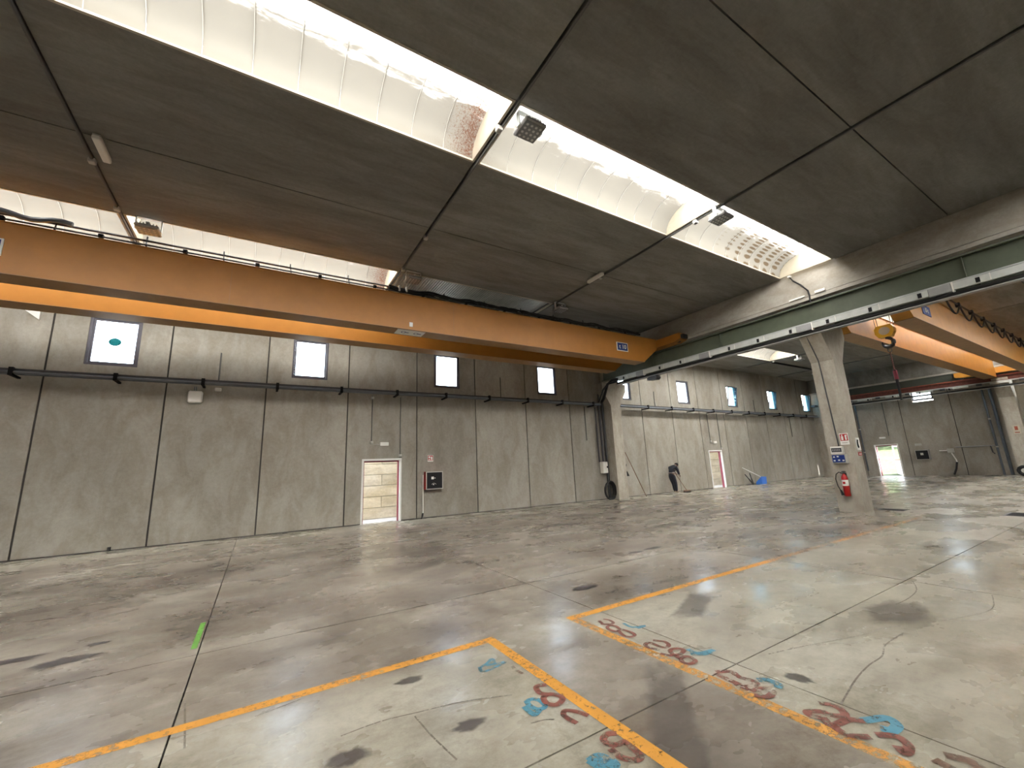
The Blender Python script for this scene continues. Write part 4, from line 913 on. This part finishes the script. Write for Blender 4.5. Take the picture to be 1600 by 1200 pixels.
# ================================================================ MARKS ON THE FLOOR
MK = {
'n1':[[(3.22,3.58),(3.24,3.52),(3.22,3.45),(3.17,3.44),(3.1,3.49)],[(3.14,3.57),(3.12,3.51)],[(3.11,3.25),(3.07,3.28),(3.06,3.35),(3.09,3.4),(3.14,3.41),(3.17,3.36),(3.15,3.29),(3.17,3.22),(3.17,3.13),(3.14,3.09),(3.09,3.09),(3.06,3.14),(3.08,3.21),(3.11,3.27)]],
'n2':[[(3.2,2.91),(3.25,2.83),(3.21,2.76),(3.14,2.77),(3.13,2.9),(3.07,2.9),(3.04,2.84),(3.07,2.78)],[(3.03,2.69),(3.06,2.63),(3.13,2.6),(3.21,2.61),(3.24,2.65),(3.2,2.69),(3.14,2.69),(3.1,2.64),(3.08,2.54)],[(3.08,2.54),(3.15,2.54),(3.16,2.49),(3.13,2.44),(3.06,2.44),(3.04,2.49),(3.08,2.54)]],
'n3':[[(3.12,2.24),(3.2,2.18),(3.17,2.1),(3.19,2.02),(3.16,1.97),(3.05,2.01),(3.07,2.07),(3.07,2.13),(3.08,2.22)],[(3.07,2.1),(3.07,2.02),(3.06,1.97)],[(3.06,1.94),(3.16,1.9),(3.15,1.85),(3.06,1.84),(3.02,1.89)]],
'n4':[[(3.26,1.6),(3.29,1.56),(3.28,1.5),(3.22,1.46),(3.16,1.52),(3.16,1.56),(3.09,1.61),(3.06,1.58),(3.08,1.54)],[(3.09,1.52),(3.05,1.46),(3.19,1.43),(3.24,1.38)],[(3.05,1.46),(3.02,1.37),(3.09,1.3)],[(3.16,1.27),(3.22,1.21),(3.18,1.15),(3.11,1.13),(3.08,1.14),(3.11,1.17)]],
'n5':[[(3.14,1.02),(3.13,0.98)],[(3.24,1.0),(3.27,0.94),(3.25,0.9)]],
'm1':[[(1.9,3.27),(1.89,3.2),(1.9,3.12)]],
'm2':[[(1.94,2.87),(1.89,2.89),(1.86,2.86),(1.85,2.79),(1.9,2.74)],[(1.88,2.75),(1.83,2.73),(1.81,2.66),(1.85,2.61),(1.92,2.63),(1.94,2.68),(1.9,2.74)]],
'm3':[[(1.83,2.38),(1.82,2.44),(1.82,2.49),(1.86,2.52),(1.91,2.47),(1.94,2.4)]],
'm4':[[(1.95,2.16),(1.91,2.18),(1.86,2.16),(1.85,2.12),(1.88,2.08),(1.94,2.07)],[(1.83,2.06),(1.83,1.99),(1.87,1.93),(1.92,1.93),(1.94,2.0),(1.94,2.07)]],
'b1':[[(3.29,3.37),(3.28,3.25),(3.41,3.2),(3.31,3.2)]],
'b2':[[(3.28,2.61),(3.28,2.52),(3.43,2.48)],[(3.23,2.54),(3.3,2.48),(3.37,2.47)]],
'b3':[[(3.25,1.99),(3.29,1.96)],[(3.29,1.95),(3.29,1.89),(3.25,1.86)]],
'b4':[[(3.27,1.37),(3.36,1.33)],[(3.36,1.33),(3.4,1.3),(3.36,1.25),(3.3,1.24),(3.23,1.25),(3.27,1.27)]],
'c1':[[(1.67,3.41),(1.75,3.44),(1.83,3.49),(1.82,3.4),(1.89,3.37),(1.78,3.34),(1.66,3.33),(1.67,3.41)],[(1.74,3.41),(1.81,3.39)]],
'c2':[[(1.71,2.76),(1.75,2.77),(1.79,2.73),(1.78,2.64),(1.72,2.64),(1.7,2.71),(1.71,2.76)],[(1.66,2.71),(1.66,2.64),(1.67,2.6),(1.73,2.63)]],
'c3':[[(1.68,2.07),(1.74,2.07),(1.77,2.0),(1.76,1.96),(1.69,2.0),(1.67,2.06)],[(1.67,2.05),(1.75,2.0),(1.75,1.97)]],
'green':[[(-0.42,6.34),(-0.42,5.89),(-0.42,5.48)]],
'k1':[[(3.72,2.17),(4.1,2.07),(4.73,1.88),(5.01,1.84),(5.22,1.76)]],
'k2':[[(3.36,1.53),(3.78,1.6),(4.11,1.63),(4.37,1.63),(4.64,1.69),(5.07,1.69)]],
'k3':[[(5.91,1.99),(6.25,1.98),(6.7,2.03),(7.18,2.21)]],
'k4':[[(5.51,1.64),(5.87,1.51),(6.4,1.39),(7.01,1.49)]],
'k9':[[(0.1,3.72),(0.4,3.78)]],
'k5':[[(0.56,3.13),(0.8,3.14),(1.06,3.09),(1.35,3.03),(1.67,2.9)]],
'k6':[[(1.01,3.06),(1.03,2.79),(1.07,2.51)]],
'k7':[[(-0.35,4.29),(-0.27,3.58)]],
'k8':[[(1.6,2.54),(1.69,2.52),(1.74,2.49)]],
'r1':[[(11.02,12.69),(10.9,10.89),(10.96,10.44)],[(11.02,12.69),(12.77,13.39),(14.6,13.27),(16.44,12.67)]],
'r2':[[(14.37,12.37),(13.97,10.8)],[(16.44,12.67),(18.92,11.74)],[(13.0,13.1),(13.46,12.77),(14.48,12.81)]],
}
def ribbon(m, pts, w, z):
    """flat painted stroke of width w with rounded joins"""
    P = [Vector((p[0], p[1])) for p in pts]
    if len(P) > 2:
        Q = []
        for i in range(len(P) - 1):
            a, b_, c, d = P[max(i - 1, 0)], P[i], P[i + 1], P[min(i + 2, len(P) - 1)]
            for t in (0, .25, .5, .75): Q.append(.5 * ((2 * b_) + (c - a) * t + (2 * a - 5 * b_ + 4 * c - d) * t * t + (3 * b_ - a - 3 * c + d) * t ** 3))
        P = Q + [P[-1]]
    L, R_ = [], []
    for i, p in enumerate(P):
        t = (P[min(i + 1, len(P) - 1)] - P[max(i - 1, 0)]); t = t.normalized() if t.length > 1e-6 else Vector((1, 0)); n = Vector((-t.y, t.x)) * w / 2
        if i == 0: p = p - t * w * .3
        if i == len(P) - 1: p = p + t * w * .3
        L.append((p.x + n.x, p.y + n.y, z + i * 3e-5)); R_.append((p.x - n.x, p.y - n.y, z + i * 3e-5))
    k = len(P); m.add(L + R_, [(i, i + 1, k + i + 1, k + i) for i in range(k - 1)])
def mark(name, keys, w, mat, label, cat, z=.003):
    m = MB()
    for k in keys:
        for j, s_ in enumerate(MK[k]): ribbon(m, s_, w, z + j * .0011)
    return tag(m.build(name, mat), label, cat)
def line(m, x0, y0, x1, y1, w, z): m.add([(x0 - (w if x0 == x1 else 0) / 2, y0 - (w if y0 == y1 else 0) / 2, z), (x1 + (w if x0 == x1 else 0) / 2, y0 - (w if y0 == y1 else 0) / 2, z), (x1 + (w if x0 == x1 else 0) / 2, y1 + (w if y0 == y1 else 0) / 2, z), (x0 - (w if x0 == x1 else 0) / 2, y1 + (w if y0 == y1 else 0) / 2, z)], [(0, 1, 2, 3)])
t = empty('painted_line', (2.0, 3.86, 0), 'yellow floor line framing the left bay, corner pointing to the left doorway', 'line')
m = MB(); line(m, -9, 3.86, 2.06, 3.86, .10, .002); m.build('line_stretch', 'line_yellow', t)
m = MB(); line(m, 2.01, -6.5, 2.01, 3.81, .10, .002); m.build('line_stretch', 'line_yellow', t)
t = empty('painted_line', (2.98, 3.83, 0), 'yellow floor line framing the right bay of numbers, fading towards the pillar', 'line')
m = MB(); line(m, 2.93, 3.82, 6.9, 3.82, .10, .002); m.build('line_stretch', 'line_yellow', t)
m = MB(); line(m, 6.9, 3.82, 13.8, 3.82, .10, .002); m.build('line_stretch', 'line_faded', t)
m = MB(); line(m, 2.98, -6.5, 2.98, 3.77, .10, .002); m.build('line_stretch', 'line_worn', t)
for k, w, mt, lb in (('n1', .035, 'mark_red', 'reddish painted figure nearest the corner of the right yellow line'), ('n2', .04, 'mark_red', 'reddish painted figure 280 inside the right yellow line'), ('n3', .05, 'mark_red', 'smudged reddish painted figure right of the figure 280'),
                     ('n4', .05, 'mark_red', 'large smudged reddish figure beside the lowest blue blot on the right'), ('n5', .06, 'mark_brown', 'brown painted strokes cut off by the bottom edge at right'),
                     ('m1', .03, 'mark_brown', 'short brown arc beside the corner of the left yellow line'), ('m2', .045, 'mark_red', 'reddish painted 8 touching the left yellow line'), ('m3', .04, 'mark_red', 'reddish painted 2 below the 8 at the left yellow line'), ('m4', .045, 'mark_red', 'reddish painted 6 and loop where the left yellow line meets the bottom')):
    mark('painted_number', [k], w, mt, lb, 'marking', .0034)
for k, w, lb in (('b1', .035, 'small blue paint blot nearest the corner of the right yellow line'), ('b2', .045, 'blue paint blot beside the figure 280'), ('b3', .06, 'blue paint blot on the floor joint right of the figure 280'), ('b4', .06, 'large blue paint blot at the lower right'),
                 ('c1', .03, 'blue scribble near the corner of the left yellow line'), ('c2', .04, 'blue outlined blot left of the reddish 8'), ('c3', .05, 'blue paint blot at the bottom edge left of the yellow line')):
    mark('paint_blot', [k], w, 'mark_blue', lb, 'marking', .0028)
mark('paint_stroke', ['green'], .05, 'mark_green', 'short bright green paint stroke beside the left floor joint', 'marking')
for k, lb in (('k1', 'long thin crack running right across the right floor bay'), ('k2', 'jagged crack rising from the floor joint at lower right'), ('k3', 'short crack near the right edge beyond the long crack'), ('k4', 'thin crack at the right edge of the floor'),
              ('k5', 'long curving scratch inside the left yellow frame'), ('k9', 'short scratch touching the left yellow line'), ('k6', 'diagonal scratch inside the left yellow frame'), ('k7', 'short faint scratch left of the left yellow line'), ('k8', 'tiny scratch near the bottom blue blot')):
    mark('floor_crack', [k], .012, 'crack_dark', lb, 'crack', .0015)
mark('dirt_line', ['r1'], .10, 'dirt_brown', 'dark dirt lines on the floor left of the wall pillar', 'stain', .0016)
mark('dirt_line', ['r2'], .10, 'dirt_brown', 'dark dirt lines on the floor in front of the sweeping person', 'stain', .002)
def blot(name, poly, mat, label, z=.0012, c=None):
    cx = sum(p[0] for p in poly) / len(poly); cyy = sum(p[1] for p in poly) / len(poly)
    me = bpy.data.meshes.new(name); n = len(poly); V = [(cx, cyy, z)]; 
    for k in (.55, 1.0): V += [(cx + (p[0] - cx) * k, cyy + (p[1] - cyy) * k, z) for p in poly]
    F = [(0, 1 + i, 1 + (i + 1) % n) for i in range(n)] + [(1 + i, 1 + n + i, 1 + n + (i + 1) % n, 1 + (i + 1) % n) for i in range(n)]
    me.from_pydata(V, [], F); at = me.attributes.new('edge', 'FLOAT', 'POINT')
    at.data.foreach_set('value', [1.25] + [1.0] * n + [0.0] * n); me.materials.append(MATS[mat]); o = place(me, name); return tag(o, label, 'stain')
def dense(poly, k=5): return [tuple(Vector(poly[i]).lerp(Vector(poly[(i + 1) % len(poly)]), j / k)) for i in range(len(poly)) for j in range(k)]
blot('tyre_mark', dense([(2.90, 2.80), (3.04, 2.5), (2.16, 1.6), (1.78, 1.3), (1.55, 1.6)]), 'tyre_stain', 'broad dark tyre mark crossing the aisle between the yellow lines')
blot('tyre_mark', dense([(4.72, 3.66), (4.92, 3.36), (4.0, 2.95), (3.68, 3.2)]), 'tyre_stain', 'dark tyre mark inside the right yellow frame')
random.seed(11)
for (x, y, rx, ry, lb) in ((1.13, 3.56, .13, .07, 'dark oval oil spot below the left yellow line'), (1.28, 2.76, .14, .08, 'pale purple-grey oil spot near the bottom middle'), (5.98, 5.67, .26, .09, 'left oil spot of the pair in the middle of the floor'), (6.5, 5.71, .32, .09, 'right oil spot of the pair in the middle of the floor'),
        (6.36, 6.86, .14, .07, 'small oil spot beyond the pair, left'), (6.62, 6.62, .16, .07, 'small oil spot beyond the pair, right'), (-1.92, 6.25, .35, .12, 'dark oil stain cut by the left edge'), (-1.45, 5.92, .32, .14, 'broad bluish-black oil stain near the left edge'), (-1.3, 6.3, .12, .07, 'small rusty spot above the left oil stains'),
        (3.84, 4.58, .26, .12, 'soft dark spot just beyond the right yellow corner'), (5.64, 1.9, .55, .28, 'large soft dark stain in the right part of the floor'), (.55, 2.89, .16, .1, 'faint round stain at the bottom left of centre'), (3.5, 1.85, .09, .13, 'small grey stain beside the lower floor joint'),
        (7.2, 9.6, .7, .3, 'wide dark stain on the floor in front of the hose cabinet'), (9.2, 7.4, .9, .3, 'wide dark stain in the middle distance'), (3.9, 11.6, .5, .12, 'narrow dark stain below the left doorway')):
    P = [(x + rx * random.uniform(.8, 1.2) * math.cos(k * math.pi / 9), y + ry * random.uniform(.75, 1.25) * math.sin(k * math.pi / 9)) for k in range(18)]
    blot('oil_stain', P, 'oil_stain' if rx < .5 else 'tyre_stain', lb, .001)
